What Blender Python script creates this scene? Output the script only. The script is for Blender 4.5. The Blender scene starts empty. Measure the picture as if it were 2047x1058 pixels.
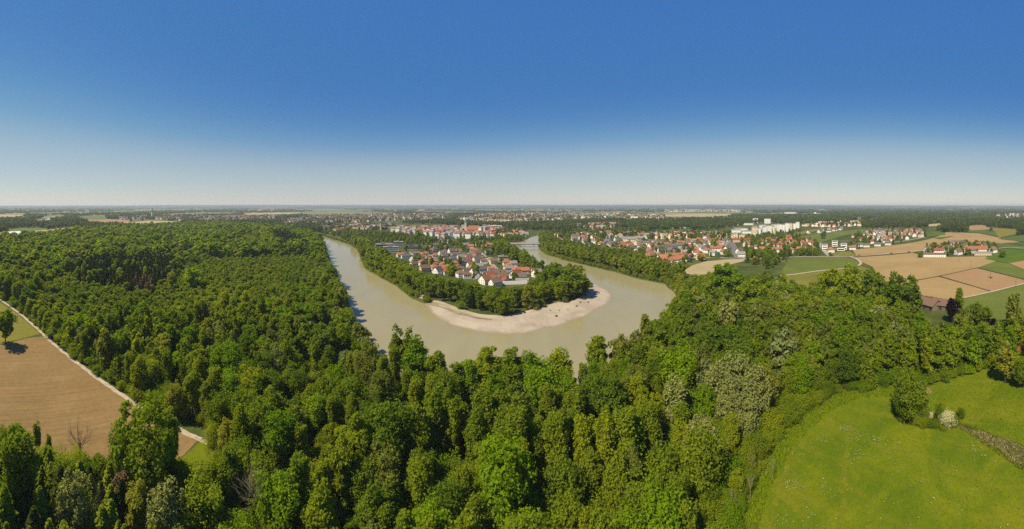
import bpy, bmesh, math, random
import numpy as np
from mathutils import Vector
from mathutils.geometry import delaunay_2d_cdt

# ------------------------------------------------------------------ camera, sky, sun, exposure
sc = bpy.context.scene
COL = sc.collection
F, HOR, H = 651.6, 411.0, 75.0          # photo pixels per radian, horizon row, flying height in metres

cam = bpy.data.cameras.new('camera')
cam_ob = bpy.data.objects.new('camera', cam)
COL.objects.link(cam_ob)
cam.type = 'PANO'
cam.panorama_type = 'CENTRAL_CYLINDRICAL'
cam.central_cylindrical_range_u_min = -math.pi / 2
cam.central_cylindrical_range_u_max = math.pi / 2
cam.central_cylindrical_range_v_min = -(1058 - HOR) / F
cam.central_cylindrical_range_v_max = HOR / F
cam.central_cylindrical_radius = 1
cam.clip_start, cam.clip_end = 0.5, 60000
cam_ob.location = (0, 0, H)
cam_ob.rotation_euler = (math.pi / 2, 0, 0)
sc.camera = cam_ob

SUN_AZ, SUN_EL = math.radians(237), math.radians(52)
world = bpy.data.worlds.new('World')
sc.world = world
world.use_nodes = True
wn = world.node_tree
sky = wn.nodes.new('ShaderNodeTexSky')
sky.sky_type = 'NISHITA'
sky.sun_disc = False
sky.sun_elevation, sky.sun_rotation = SUN_EL, SUN_AZ
sky.altitude, sky.air_density, sky.dust_density, sky.ozone_density = 0, 1.0, 0.0, 8.0
SKY_STRENGTH = 0.076
EXPOSURE = 0.75
# the photograph's own grading of the clear sky: one tone curve over the whole sky
k_sky = SKY_STRENGTH * 2 ** EXPOSURE
m1 = wn.nodes.new('ShaderNodeVectorMath'); m1.operation = 'SCALE'; m1.inputs['Scale'].default_value = k_sky
cv = wn.nodes.new('ShaderNodeRGBCurve')
m2 = wn.nodes.new('ShaderNodeVectorMath'); m2.operation = 'SCALE'; m2.inputs['Scale'].default_value = 1 / k_sky
for ch, pts in enumerate(([(0, 0), (.08, .048), (.138, .068), (.205, .15), (.26, .27), (.32, .36), (.63, .55), (.76, .62), (1, .72)],
                          [(0, 0), (.168, .172), (.287, .212), (.413, .335), (.51, .438), (.60, .498), (.80, .585), (1, .66)],
                          [(0, 0), (.30, .44), (.366, .475), (.533, .485), (.73, .535), (.85, .565), (1, .60)])):
    cu = cv.mapping.curves[ch]
    cu.points[0].location = pts[0]; cu.points[-1].location = pts[-1]
    for q in pts[1:-1]: cu.points.new(*q)
cv.mapping.use_clip = False
cv.mapping.update()
wn.links.new(sky.outputs[0], m1.inputs[0]); wn.links.new(m1.outputs[0], cv.inputs['Color'])
wn.links.new(cv.outputs[0], m2.inputs[0]); wn.links.new(m2.outputs[0], wn.nodes['Background'].inputs[0])
wn.nodes['Background'].inputs[1].default_value = SKY_STRENGTH

sl = bpy.data.lights.new('sun', 'SUN')
sl.energy, sl.angle, sl.color = 4.5, math.radians(0.5), (1.0, 0.87, 0.62)
so = bpy.data.objects.new('sun', sl)
COL.objects.link(so)
sdir = Vector((math.sin(SUN_AZ) * math.cos(SUN_EL), math.cos(SUN_AZ) * math.cos(SUN_EL), math.sin(SUN_EL)))
so.rotation_euler = sdir.to_track_quat('Z', 'Y').to_euler()
so.location = (-200, -200, 300)

sc.view_settings.view_transform = 'Standard'
sc.view_settings.look = 'None'
sc.view_settings.exposure = EXPOSURE
sc.view_settings.gamma = 1.0
sc.view_settings.use_curve_mapping = False
sc.cycles.use_denoising = False
sc.cycles.volume_bounces = 0
sc.cycles.max_bounces = 6
sc.cycles.transparent_max_bounces = 4

rng = np.random.default_rng(7)
random.seed(7)

# ------------------------------------------------------------------ helpers
def G(x, y, z=0.0):
    """photo direction -> world point on the level z"""
    d = (H - z) * F / (y - HOR)
    t = (x - 1023.5) / F
    return (d * math.sin(t), d * math.cos(t), z)

def GA(pts):
    return np.array([G(*p)[:2] for p in pts])

def PX(X, Y, Z=0.0):
    d = np.hypot(X, Y)
    return 1023.5 + F * np.arctan2(X, Y), HOR + F * (H - Z) / d

def tag(o, label=None, cat=None, group=None, kind=None):
    if label: o['label'] = label
    if cat: o['category'] = cat
    if group: o['group'] = group
    if kind: o['kind'] = kind
    return o

def link(o, parent=None):
    COL.objects.link(o)
    if parent is not None: o.parent = parent
    return o

def mesh(name, v, f, mats=(), fm=None):
    me = bpy.data.meshes.new(name)
    me.from_pydata([tuple(map(float, p)) for p in v], [], [tuple(map(int, q)) for q in f])
    for m in mats: me.materials.append(m)
    if fm is not None: me.polygons.foreach_set('material_index', np.asarray(fm, dtype=np.int32))
    me.update()
    return me

def tri_mesh(name, verts, mats=(), nv=3):
    """verts: (n*nv,3) array, every nv in a row are one face"""
    n = len(verts) // nv
    me = bpy.data.meshes.new(name)
    me.vertices.add(len(verts)); me.vertices.foreach_set('co', np.asarray(verts, dtype=np.float32).ravel())
    me.loops.add(n * nv); me.loops.foreach_set('vertex_index', np.arange(n * nv, dtype=np.int32))
    me.polygons.add(n); me.polygons.foreach_set('loop_start', np.arange(n, dtype=np.int32) * nv)
    me.polygons.foreach_set('loop_total', np.full(n, nv, dtype=np.int32))
    for m in mats: me.materials.append(m)
    me.update(calc_edges=True)
    return me

def obj(name, me, parent=None, loc=None, rz=0.0):
    o = bpy.data.objects.new(name, me)
    if loc is not None: o.location = loc
    if rz: o.rotation_euler = (0, 0, rz)
    return link(o, parent)

def empty(name, loc, rz=0.0):
    o = bpy.data.objects.new(name, None)
    o.location = loc; o.rotation_euler = (0, 0, rz); o.empty_display_size = 0.5
    return link(o)

def pip(P, poly):
    """points (n,2) inside polygon (m,2)"""
    x, y = P[:, 0], P[:, 1]
    c = np.zeros(len(P), bool)
    a = poly; b = np.roll(poly, -1, 0)
    for (x1, y1), (x2, y2) in zip(a, b):
        if y1 == y2: continue
        k = ((y1 > y) != (y2 > y)) & (x < (x2 - x1) * (y - y1) / (y2 - y1) + x1)
        c ^= k
    return c

def dist_poly(P, line, closed=False):
    d = np.full(len(P), 1e9)
    n = len(line)
    for i in range(n if closed else n - 1):
        a, b = line[i], line[(i + 1) % n]
        ab = b - a
        t = np.clip(((P - a) @ ab) / max(ab @ ab, 1e-9), 0, 1)
        d = np.minimum(d, np.hypot(*(P - a - t[:, None] * ab).T))
    return d

def smooth(pts, n=6):
    """Catmull-Rom through ground points"""
    p = np.asarray(pts, float)
    q = np.vstack([2 * p[0] - p[1], p, 2 * p[-1] - p[-2]])
    out = []
    for i in range(1, len(q) - 2):
        for t in np.linspace(0, 1, n, endpoint=False):
            a, b, c, d = q[i - 1], q[i], q[i + 1], q[i + 2]
            out.append(0.5 * ((2 * b) + (c - a) * t + (2 * a - 5 * b + 4 * c - d) * t * t + (3 * b - a - 3 * c + d) * t ** 3))
    out.append(p[-1])
    return np.array(out)

def dense(pts, n=6):
    """straight photo-space edges, subdivided, on the ground"""
    out = []
    m = len(pts)
    for i in range(m):
        a, b = pts[i], pts[(i + 1) % m]
        for t in np.linspace(0, 1, n, endpoint=False):
            out.append(G(a[0] + (b[0] - a[0]) * t, a[1] + (b[1] - a[1]) * t)[:2])
    return np.array(out)

# ------------------------------------------------------------------ materials
ALB = 0.76          # camera exposure is above zero: real-world base colours are that much lower
class NT:
    def __init__(s, name):
        s.m = bpy.data.materials.new(name); s.m.use_nodes = True
        s.t = s.m.node_tree; s.b = s.t.nodes['Principled BSDF']
        s.b.inputs['Specular IOR Level'].default_value = 0.25
        s.out = s.t.nodes['Material Output']
    def n(s, typ, **kw):
        x = s.t.nodes.new(typ)
        for k, v in kw.items(): setattr(x, k, v)
        return x
    def l(s, a, b): s.t.links.new(a, b)
    def coord(s, which='Object'): return s.n('ShaderNodeTexCoord').outputs[which]
    def pos(s): return s.n('ShaderNodeNewGeometry').outputs['Position']
    def mapped(s, vec, scale=(1, 1, 1), rot=0.0):
        m = s.n('ShaderNodeMapping'); m.inputs['Scale'].default_value = scale; m.inputs['Rotation'].default_value = (0, 0, rot)
        s.l(vec, m.inputs['Vector']); return m.outputs[0]
    def noise(s, vec, scale, detail=4, rough=0.6, dist=0.0):
        x = s.n('ShaderNodeTexNoise'); x.inputs['Scale'].default_value = scale; x.inputs['Detail'].default_value = detail
        x.inputs['Roughness'].default_value = rough; x.inputs['Distortion'].default_value = dist
        s.l(vec, x.inputs['Vector']); return x.outputs['Fac']
    def ramp(s, fac, stops):
        r = s.n('ShaderNodeValToRGB'); e = r.color_ramp.elements
        while len(e) < len(stops): e.new(0.5)
        for k, (p, c) in zip(e, stops): k.position = p; k.color = (*c, 1) if len(c) == 3 else c
        s.l(fac, r.inputs[0]); return r.outputs[0]
    def mix(s, fac, a, b, mode='MIX'):
        x = s.n('ShaderNodeMix', data_type='RGBA', blend_type=mode)
        for sock, v in ((x.inputs[0], fac), (x.inputs[6], a), (x.inputs[7], b)):
            if isinstance(v, (int, float)): sock.default_value = v
            elif isinstance(v, tuple): sock.default_value = (*v, 1)
            else: s.l(v, sock)
        return x.outputs[2]
    def bump(s, h, strength, dist):
        b = s.n('ShaderNodeBump'); b.inputs['Strength'].default_value = strength; b.inputs['Distance'].default_value = dist
        s.l(h, b.inputs['Height']); s.l(b.outputs[0], s.b.inputs['Normal']); return b.outputs[0]
    def base(s, c, rough=0.9, spec=None):
        if isinstance(c, tuple): s.b.inputs['Base Color'].default_value = (*c, 1)
        else: s.l(s.mix(1.0, c, (ALB, ALB, ALB), 'MULTIPLY'), s.b.inputs['Base Color'])
        s.b.inputs['Roughness'].default_value = rough
        if spec is not None: s.b.inputs['Specular IOR Level'].default_value = spec
        return s.m

def plain(name, c, rough=0.8, var=0.12, scale=3.0, spec=0.25):
    k = NT(name)
    n = k.noise(k.coord(), scale, 5, 0.65)
    lo = tuple(v * (1 - var) for v in c); hi = tuple(min(1, v * (1 + var)) for v in c)
    return k.base(k.ramp(n, [(0.3, lo), (0.7, hi)]), rough, spec)

def leaf_mat(name, c, spread=0.25, trans=0.52, warm=(1.42, 1.22, 0.8)):
    """leaf colour varies from leaf to leaf, from tree to tree and over the wood"""
    k = NT(name)
    oi = k.n('ShaderNodeObjectInfo')
    geo = k.n('ShaderNodeNewGeometry')
    big = k.noise(oi.outputs['Location'], 0.012, 2, 0.5)
    a = k.ramp(geo.outputs['Random Per Island'], [(0.0, tuple(v * (1 - spread) for v in c)), (1.0, tuple(v * (1 + spread) for v in c))])
    w = tuple(min(1.0, v * u) for v, u in zip(c, warm))
    cool = tuple(v * u for v, u in zip(c, (0.62, 0.70, 0.85)))
    t = k.ramp(oi.outputs['Random'], [(0.0, cool), (0.5, c), (1.0, w)])
    m1 = k.mix(0.55, a, t)
    b = k.ramp(big, [(0.3, (0.74, 0.80, 0.85)), (0.7, (1.22, 1.14, 0.95))])
    colr = k.mix(1.0, m1, b, 'MULTIPLY')
    d = k.n('ShaderNodeBsdfDiffuse'); tr = k.n('ShaderNodeBsdfTranslucent'); mx = k.n('ShaderNodeMixShader')
    k.l(colr, d.inputs[0]); 
    tc = k.mix(1.0, colr, (1.3, 1.3, 0.5), 'MULTIPLY')
    k.l(tc, tr.inputs[0])
    mx.inputs[0].default_value = trans
    k.l(d.outputs[0], mx.inputs[1]); k.l(tr.outputs[0], mx.inputs[2])
    k.l(mx.outputs[0], k.out.inputs[0])
    k.t.nodes.remove(k.b)
    return k.m

LEAF = {
    'mid green':    leaf_mat('leaf_mid', (0.188, 0.25, 0.016)),
    'dark green':   leaf_mat('leaf_dark', (0.14, 0.205, 0.016)),
    'bright green': leaf_mat('leaf_bright', (0.17, 0.27, 0.01)),
    'yellow green': leaf_mat('leaf_yellow_green', (0.205, 0.258, 0.016)),
    'olive green':  leaf_mat('leaf_olive', (0.205, 0.236, 0.038)),
    'silver green': leaf_mat('leaf_silver', (0.185, 0.21, 0.062), trans=0.2),
    'golden':       leaf_mat('leaf_golden', (0.33, 0.29, 0.012)),
    'purple':       leaf_mat('leaf_purple', (0.026, 0.013, 0.018), warm=(1.1, 1, 1)),
    'dark needle':  leaf_mat('needle_dark', (0.046, 0.068, 0.012), trans=0.12),
    'bright needle':leaf_mat('needle_bright', (0.14, 0.185, 0.014), trans=0.15),
    'brown':        leaf_mat('needle_brown', (0.165, 0.108, 0.055), trans=0.1, warm=(1.1, 1, 1)),
    'cream blossom':leaf_mat('blossom', (0.55, 0.52, 0.30), trans=0.2, warm=(1.05, 1.02, 1)),
    'far green':    leaf_mat('leaf_far', (0.11, 0.145, 0.032)),
}
BARK = plain('bark', (0.14, 0.115, 0.085), 0.95, 0.3, 6)
DEADWOOD = plain('dead_wood', (0.30, 0.235, 0.165), 0.95, 0.3, 6)

# ------------------------------------------------------------------ ground, river, banks
OUT_PX = [(545,461.6),(590,466),(612,471),(640,489),(652,520),(668,560),(690,606),(715,662),(750,722),(810,776),(880,806),(1000,816),
          (1120,806),(1200,780),(1270,732),(1310,690),(1340,642),(1356,606),(1357,586),(1338,571),(1325,565),(1279,556),(1228,543),
          (1177,530),(1126,518),(1087,505),(1078,492),(1080,478),(1090,470)]
IN_PX = [(1076,469),(1066,472),(1054,477),(1036,483),(1016,491),(1014,498),(1032,508),(1062,524),(1100,544),(1130,557),(1168,559),(1181,567),(1180,583),
         (1160,599),(1127,608),(1080,620),(1037,631),(1009,636),(962,634),(925,624),(882,608),(862,606),(841,600),(818,588),(780,563),(737,539),
         (724,520),(713,497),(696,487),(665,478),(640,469.5),(610,464.5),(575,460.4),(545,458)]
outer = smooth(GA(OUT_PX), 6)
inner = smooth(GA(IN_PX), 6)
def wobble(line, amp):
    n = np.zeros(len(line))
    for f, a in ((0.021, 1.0), (0.06, 0.6), (0.15, 0.35)):
        s = np.cumsum(np.r_[0, np.hypot(*np.diff(line, axis=0).T)])
        n += a * np.sin(s * f * 6.283 / 4 + f * 1000)
    t = np.gradient(line, axis=0); t /= np.hypot(*t.T)[:, None] + 1e-9
    w = np.ones(len(line)); w[:2] = w[-2:] = 0
    return line + amp * (n * w)[:, None] * np.c_[-t[:, 1], t[:, 0]]
outer, inner = wobble(outer, 1.1), wobble(inner, 0.8)
RIVER = np.vstack([outer, inner])

def cdt(boundary, extra, keep_inside, holes=()):
    v = [Vector(p) for p in boundary]
    nb = len(v)
    e = [(i, (i + 1) % nb) for i in range(nb)]
    v += [Vector(p) for p in extra]
    vv, ee, ff = delaunay_2d_cdt(v, e, [], 0, 1e-4)[:3]
    V = np.array([tuple(p) for p in vv])
    ff = [tuple(q) for q in ff]
    c = np.array([V[list(q)].mean(0) for q in ff])
    ins = pip(c, np.asarray(boundary))
    ff = [q for q, k in zip(ff, ins) if k == keep_inside]
    return V, ff

RMAX = 13500.0
ang = np.linspace(0, 2 * math.pi, 73)[:-1]
ring = [(r * math.cos(a), r * math.sin(a)) for r in (RMAX, 4000, 1500, 700, 300, 120) for a in ang[::(1 if r > 3000 else 2)]]
ring = [p for p in ring if not pip(np.array([p]), RIVER)[0]]
V, ff = cdt(RIVER, ring, False)
nV = len(V)
# bank slope down into the river bed
nb = len(RIVER)
cen = RIVER
t = np.roll(RIVER, -1, 0) - np.roll(RIVER, 1, 0); t /= np.hypot(*t.T)[:, None] + 1e-9
nrm = np.c_[-t[:, 1], t[:, 0]]
test = RIVER + nrm * 0.5
sgn = np.where(pip(test, RIVER), 1.0, -1.0)
low = RIVER + nrm * sgn[:, None] * 3.0
verts = [(p[0], p[1], 0.0) for p in V] + [(p[0], p[1], 0.0) for p in RIVER] + [(p[0], p[1], -1.7) for p in low]
for i in range(nb):
    j = (i + 1) % nb
    ff.append((nV + i, nV + j, nV + nb + j, nV + nb + i))

k = NT('ground')
p = k.pos()
n1 = k.noise(p, 0.035, 5, 0.6); n2 = k.noise(p, 0.6, 4, 0.65); n3 = k.noise(p, 0.006, 3, 0.5)
c1 = k.ramp(n1, [(0.3, (0.045, 0.062, 0.016)), (0.5, (0.075, 0.100, 0.020)), (0.72, (0.135, 0.140, 0.045))])
c2 = k.ramp(n2, [(0.3, (0.7, 0.7, 0.7)), (0.7, (1.2, 1.15, 1.05))])
c3 = k.ramp(n3, [(0.35, (0.75, 0.85, 0.8)), (0.65, (1.25, 1.15, 1.0))])
vo = k.n('ShaderNodeTexVoronoi'); vo.inputs['Scale'].default_value = 0.0032; k.l(k.mapped(p, (1, .6, 1), .4), vo.inputs['Vector'])
sp = k.n('ShaderNodeSeparateColor'); k.l(vo.outputs['Color'], sp.inputs[0])
pat = k.ramp(sp.outputs[0], [(0.0, (0.09, 0.12, 0.035)), (0.3, (0.13, 0.16, 0.045)), (0.5, (0.20, 0.19, 0.07)), (0.7, (0.30, 0.24, 0.13)), (0.9, (0.11, 0.14, 0.04))])
ln = k.n('ShaderNodeVectorMath', operation='LENGTH'); k.l(p, ln.inputs[0])
fr = k.n('ShaderNodeMapRange'); fr.inputs[1].default_value = 1500; fr.inputs[2].default_value = 1900; k.l(ln.outputs['Value'], fr.inputs[0])
GROUND = k.base(k.mix(fr.outputs[0], k.mix(1.0, k.mix(1.0, c1, c2, 'MULTIPLY'), c3, 'MULTIPLY'), pat), 0.95, 0.1)
tag(obj('ground', mesh('ground', verts, ff, [GROUND])), 'flat green river plain under the woods and villages', kind='structure')

k = NT('river_water')
p = k.pos()
n = k.noise(p, 0.018, 3, 0.55, 0.6)
n0 = k.noise(k.mapped(p, (0.06, 0.02, 1)), 1.0, 4, 0.6, 1.2)
cw = k.mix(0.5, k.ramp(n, [(0.3, (0.298, 0.264, 0.142)), (0.7, (0.338, 0.298, 0.166))]), k.ramp(n0, [(0.35, (0.298, 0.264, 0.142)), (0.7, (0.342, 0.30, 0.168))]))
k.base(cw, 0.11, 0.42)
k.b.inputs['IOR'].default_value = 1.33
r1 = k.noise(p, 0.9, 3, 0.6, 0.4); r2 = k.noise(p, 0.12, 3, 0.6, 1.0)
hh = k.n('ShaderNodeMath', operation='ADD'); k.l(r1, hh.inputs[0]); k.l(r2, hh.inputs[1])
k.bump(hh.outputs[0], 0.3, 0.12)
WATER = k.m
V, ff = cdt(RIVER, [], True)
tag(obj('river', mesh('river', [(q[0], q[1], -0.8) for q in V], ff, [WATER])), 'wide murky green river looping round the wooded peninsula', kind='structure')

# far reach of the river seen as a pale glint on the left
tag(obj('river', mesh('far_river', [G(*q, 0.25) for q in [(83,441),(98,440.2),(108,436),(119,432.4),(106,431.6),(103,434.5),(90,438.6)]], [range(7)], [WATER])),
    'far bright reach of the river between dark woods at left', kind='structure')

# gravel bar
BAR_OUT = [(841,606),(852,622),(868,638),(890,647),(915,655),(962,665),(1019,670),(1080,662),(1141,646),(1188,627),(1221,608),(1231,594),(1224,580),(1203,568),(1183,563)]
BAR_IN = [(1174,570),(1172,584),(1150,600),(1120,604),(1080,615),(1037,626),(1009,631),(962,629),(925,619),(882,604),(860,601)]
bo = wobble(smooth(GA(BAR_OUT), 8), 0.5); bi = smooth(GA(BAR_IN), 6)
BAR = np.vstack([bo, bi])
mn, mx_ = BAR.min(0), BAR.max(0)
gx, gy = np.meshgrid(np.arange(mn[0], mx_[0], 2.2), np.arange(mn[1], mx_[1], 2.2))
gp = np.c_[gx.ravel(), gy.ravel()] + rng.uniform(-.7, .7, (gx.size, 2))
gp = gp[pip(gp, BAR)]
V, ff = cdt(BAR, gp, True)
do = dist_poly(V, bo)
hz = -1.15 + np.clip(do * 0.11, 0, 1.45)
hz += 0.10 * np.sin(V[:, 0] * 0.21 + V[:, 1] * 0.13) * np.clip(do / 8, 0, 1) + rng.normal(0, 0.05, len(V)) * np.clip(do / 4, 0, 1)
k = NT('gravel')
p = k.pos()
n1 = k.noise(p, 0.06, 4, 0.6, 0.5); n2 = k.noise(p, 2.0, 4, 0.8)
sep = k.n('ShaderNodeSeparateXYZ'); k.l(p, sep.inputs[0])
wet = k.n('ShaderNodeMapRange'); wet.inputs[1].default_value = -0.85; wet.inputs[2].default_value = -0.45; k.l(sep.outputs[2], wet.inputs[0])
c = k.ramp(n1, [(0.3, (0.37, 0.31, 0.235)), (0.5, (0.47, 0.40, 0.315)), (0.72, (0.54, 0.465, 0.375))])
c = k.mix(1.0, c, k.ramp(n2, [(0.3, (0.72, 0.72, 0.72)), (0.7, (1.12, 1.1, 1.1))]), 'MULTIPLY')
c = k.mix(wet.outputs[0], (0.26, 0.21, 0.14), c)
k.base(c, 0.95, 0.1); k.bump(n2, 0.6, 0.15)
GRAVEL = k.m
tag(obj('gravel_bar', mesh('gravel_bar', np.c_[V, hz], ff, [GRAVEL])), 'pale crescent gravel bar on the inside of the river bend', kind='structure')

def sheet(name, pts, m, z, label, sub=4):
    q = dense(pts, sub)
    return tag(obj(name, mesh(name, np.c_[q, np.full(len(q), z)], [range(len(q))], [m])), label, kind='structure')

k = NT('mud')
p = k.pos()
n1 = k.noise(p, 0.15, 4, 0.65, 0.5)
MUD = k.base(k.ramp(n1, [(0.3, (0.23, 0.195, 0.10)), (0.6, (0.31, 0.26, 0.155)), (0.8, (0.38, 0.32, 0.22))]), 0.8)
# silty flat between gravel and scrub
mp = [(843,602),(858,608),(880,615),(905,626),(930,633),(955,638),(985,640),(955,635),(925,626),(905,620),(882,609),(862,603)]
q = smooth(GA(mp + mp[:1]), 5)[:-1]
dq = dist_poly(q, bo)
zz = np.clip(-1.15 + dq * 0.11, -1.2, 0.25) + 0.28
tag(obj('mud_flat', mesh('mud_flat', np.c_[q, zz], [range(len(q))], [MUD])), 'olive brown silt strip between gravel bar and scrub', kind='structure')
sheet('sand_patch', [(828,590),(836,585),(846,588),(852,596),(842,598)], GRAVEL, 0.12, 'small pale sand patch on the peninsula bank')
sheet('sand_patch', [(1336,569),(1346,572),(1356,580),(1358,590),(1350,584),(1342,577)], GRAVEL, 0.12, 'narrow sandy spit at the right bank')

# ------------------------------------------------------------------ fields, meadows, roads
def field_mat(name, cols, rot=0.0, stripe=0.35, bump=0.0, sc1=0.02, fine=0.5):
    k = NT(name); p = k.pos()
    n1 = k.noise(p, sc1, 5, 0.6, 0.3)
    n2 = k.noise(k.mapped(p, (0.9, 0.02, 1), rot), 1.0, 5, 0.75)
    n3 = k.noise(p, fine, 4, 0.7)
    c = k.ramp(n1, [(0.3, cols[0]), (0.52, cols[1]), (0.75, cols[2])])
    s = k.ramp(n2, [(0.35, (1 - stripe,) * 3), (0.65, (1 + stripe * 0.6,) * 3)])
    s3 = k.ramp(n3, [(0.3, (0.86,) * 3), (0.7, (1.1,) * 3)])
    k.base(k.mix(1.0, k.mix(1.0, c, s, 'MULTIPLY'), s3, 'MULTIPLY'), 0.95, 0.08)
    if bump: k.bump(n2, 0.8, bump)
    return k.m

TAN = field_mat('tan_field', [(0.325, 0.222, 0.098), (0.365, 0.252, 0.112), (0.40, 0.28, 0.13)], 0.35, 0.12)
TAN2 = field_mat('pink_tan_field', [(0.33, 0.208, 0.105), (0.355, 0.222, 0.112), (0.38, 0.245, 0.125)], 1.0, 0.12)
PALE = field_mat('pale_field', [(0.36, 0.29, 0.15), (0.42, 0.34, 0.19), (0.46, 0.38, 0.22)], 0.8, 0.1)
PLOUGH = field_mat('ploughed_soil', [(0.215, 0.138, 0.055), (0.25, 0.162, 0.068), (0.30, 0.20, 0.09)], 0.12, 0.19, 0.12, 0.03)
CROP = field_mat('green_crop', [(0.105, 0.138, 0.024), (0.13, 0.16, 0.030), (0.16, 0.185, 0.040)], 0.5, 0.18)
CROP2 = field_mat('bright_crop', [(0.075, 0.125, 0.008), (0.09, 0.15, 0.010), (0.105, 0.165, 0.014)], 0.9, 0.12)
CROP3 = field_mat('dark_crop', [(0.075, 0.115, 0.028), (0.09, 0.13, 0.030), (0.105, 0.145, 0.036)], 0.3, 0.15)
YEL = field_mat('yellow_crop', [(0.17, 0.155, 0.025), (0.21, 0.185, 0.03), (0.24, 0.21, 0.04)], 0.3, 0.15)
LAWN = field_mat('pasture', [(0.14, 0.145, 0.022), (0.19, 0.18, 0.030), (0.26, 0.22, 0.055)], 0.2, 0.10)
WHITE_FILM = plain('white_film', (0.72, 0.73, 0.70), 0.5, 0.08, 0.05)

k = NT('meadow'); p = k.pos()
n1 = k.noise(p, 0.07, 6, 0.68, 0.8); n2 = k.noise(p, 0.9, 6, 0.8); n3 = k.noise(k.mapped(p, (0.28, 0.035, 1), 0.25), 1.0, 3, 0.6, 0.4)
c = k.ramp(n1, [(0.30, (0.082, 0.134, 0.003)), (0.48, (0.112, 0.158, 0.004)), (0.68, (0.170, 0.195, 0.006))])
c = k.mix(1.0, c, k.ramp(n2, [(0.3, (0.8, 0.82, 0.8)), (0.7, (1.15, 1.12, 1.12))]), 'MULTIPLY')
c = k.mix(k.ramp(n3, [(0.50, (0, 0, 0)), (0.70, (0.5, 0.5, 0.5))]), c, (0.20, 0.180, 0.012))
k.base(c, 0.95, 0.08); k.bump(n2, 0.7, 0.15)
MEADOW = k.m
MEADOW_PX = [(1440,1500),(1478,1058),(1505,980),(1545,900),(1600,842),(1660,797),(1720,777),(1785,774),(1806,800),(1850,836),(1890,848),(1925,856),(1960,878),(2047,935),(2150,1010),(2150,1500)]
PAST_PX = [(1846,778),(1880,762),(1920,752),(1980,737),(2010,748),(2047,772),(2160,800),(2160,930),(2047,893),(1960,862),(1925,852),(1895,846),(1868,830),(1850,806)]
REED_PX = [(1895,847),(1925,852),(1945,860),(1962,861),(1990,876),(2012,877),(2047,893),(2160,930),(2160,1010),(2070,952),(2047,930),(2020,922),(1996,896),(1975,892),(1955,873),(1925,860)]
REEDSOIL = field_mat('reed_bed', [(0.11, 0.14, 0.03), (0.22, 0.19, 0.075), (0.42, 0.32, 0.19)], 0.4, 0.3, 0, 0.12)
sheet('meadow', MEADOW_PX, MEADOW, 0.06, 'lush flowery meadow curving in from the right corner', 8)
sheet('pasture', PAST_PX, MEADOW, 0.07, 'smaller rough green pasture behind the hawthorn hedge', 6)
sheet('reed_bed', REED_PX, REEDSOIL, 0.08, 'tan strip of dry reeds between meadow and pasture', 6)
sheet('bare_soil', [(1843,780),(1852,774),(1863,782),(1858,789),(1846,788)], TAN2, 0.10, 'bare brown earth patch beside the round tree')

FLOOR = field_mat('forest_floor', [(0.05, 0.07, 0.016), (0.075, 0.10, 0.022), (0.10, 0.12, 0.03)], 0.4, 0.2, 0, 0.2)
PLOUGH_PX = [(-60,700),(0,690),(60,676),(86,673),(104,690),(166,740),(236,790),(296,829),(346,857),(396,880),(366,912),(330,926),(200,945),(100,945),(-60,940)]
GRASS_L_PX = [(-60,560),(-4,602),(36,629),(80,668),(50,676),(0,688),(-60,698)]
sheet('ploughed_field', PLOUGH_PX, PLOUGH, 0.06, 'bare brown ploughed field with long furrows at left', 8)
sheet('grass_field', GRASS_L_PX, LAWN, 0.07, 'yellowish mown grass behind the ploughed field', 8)

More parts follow.
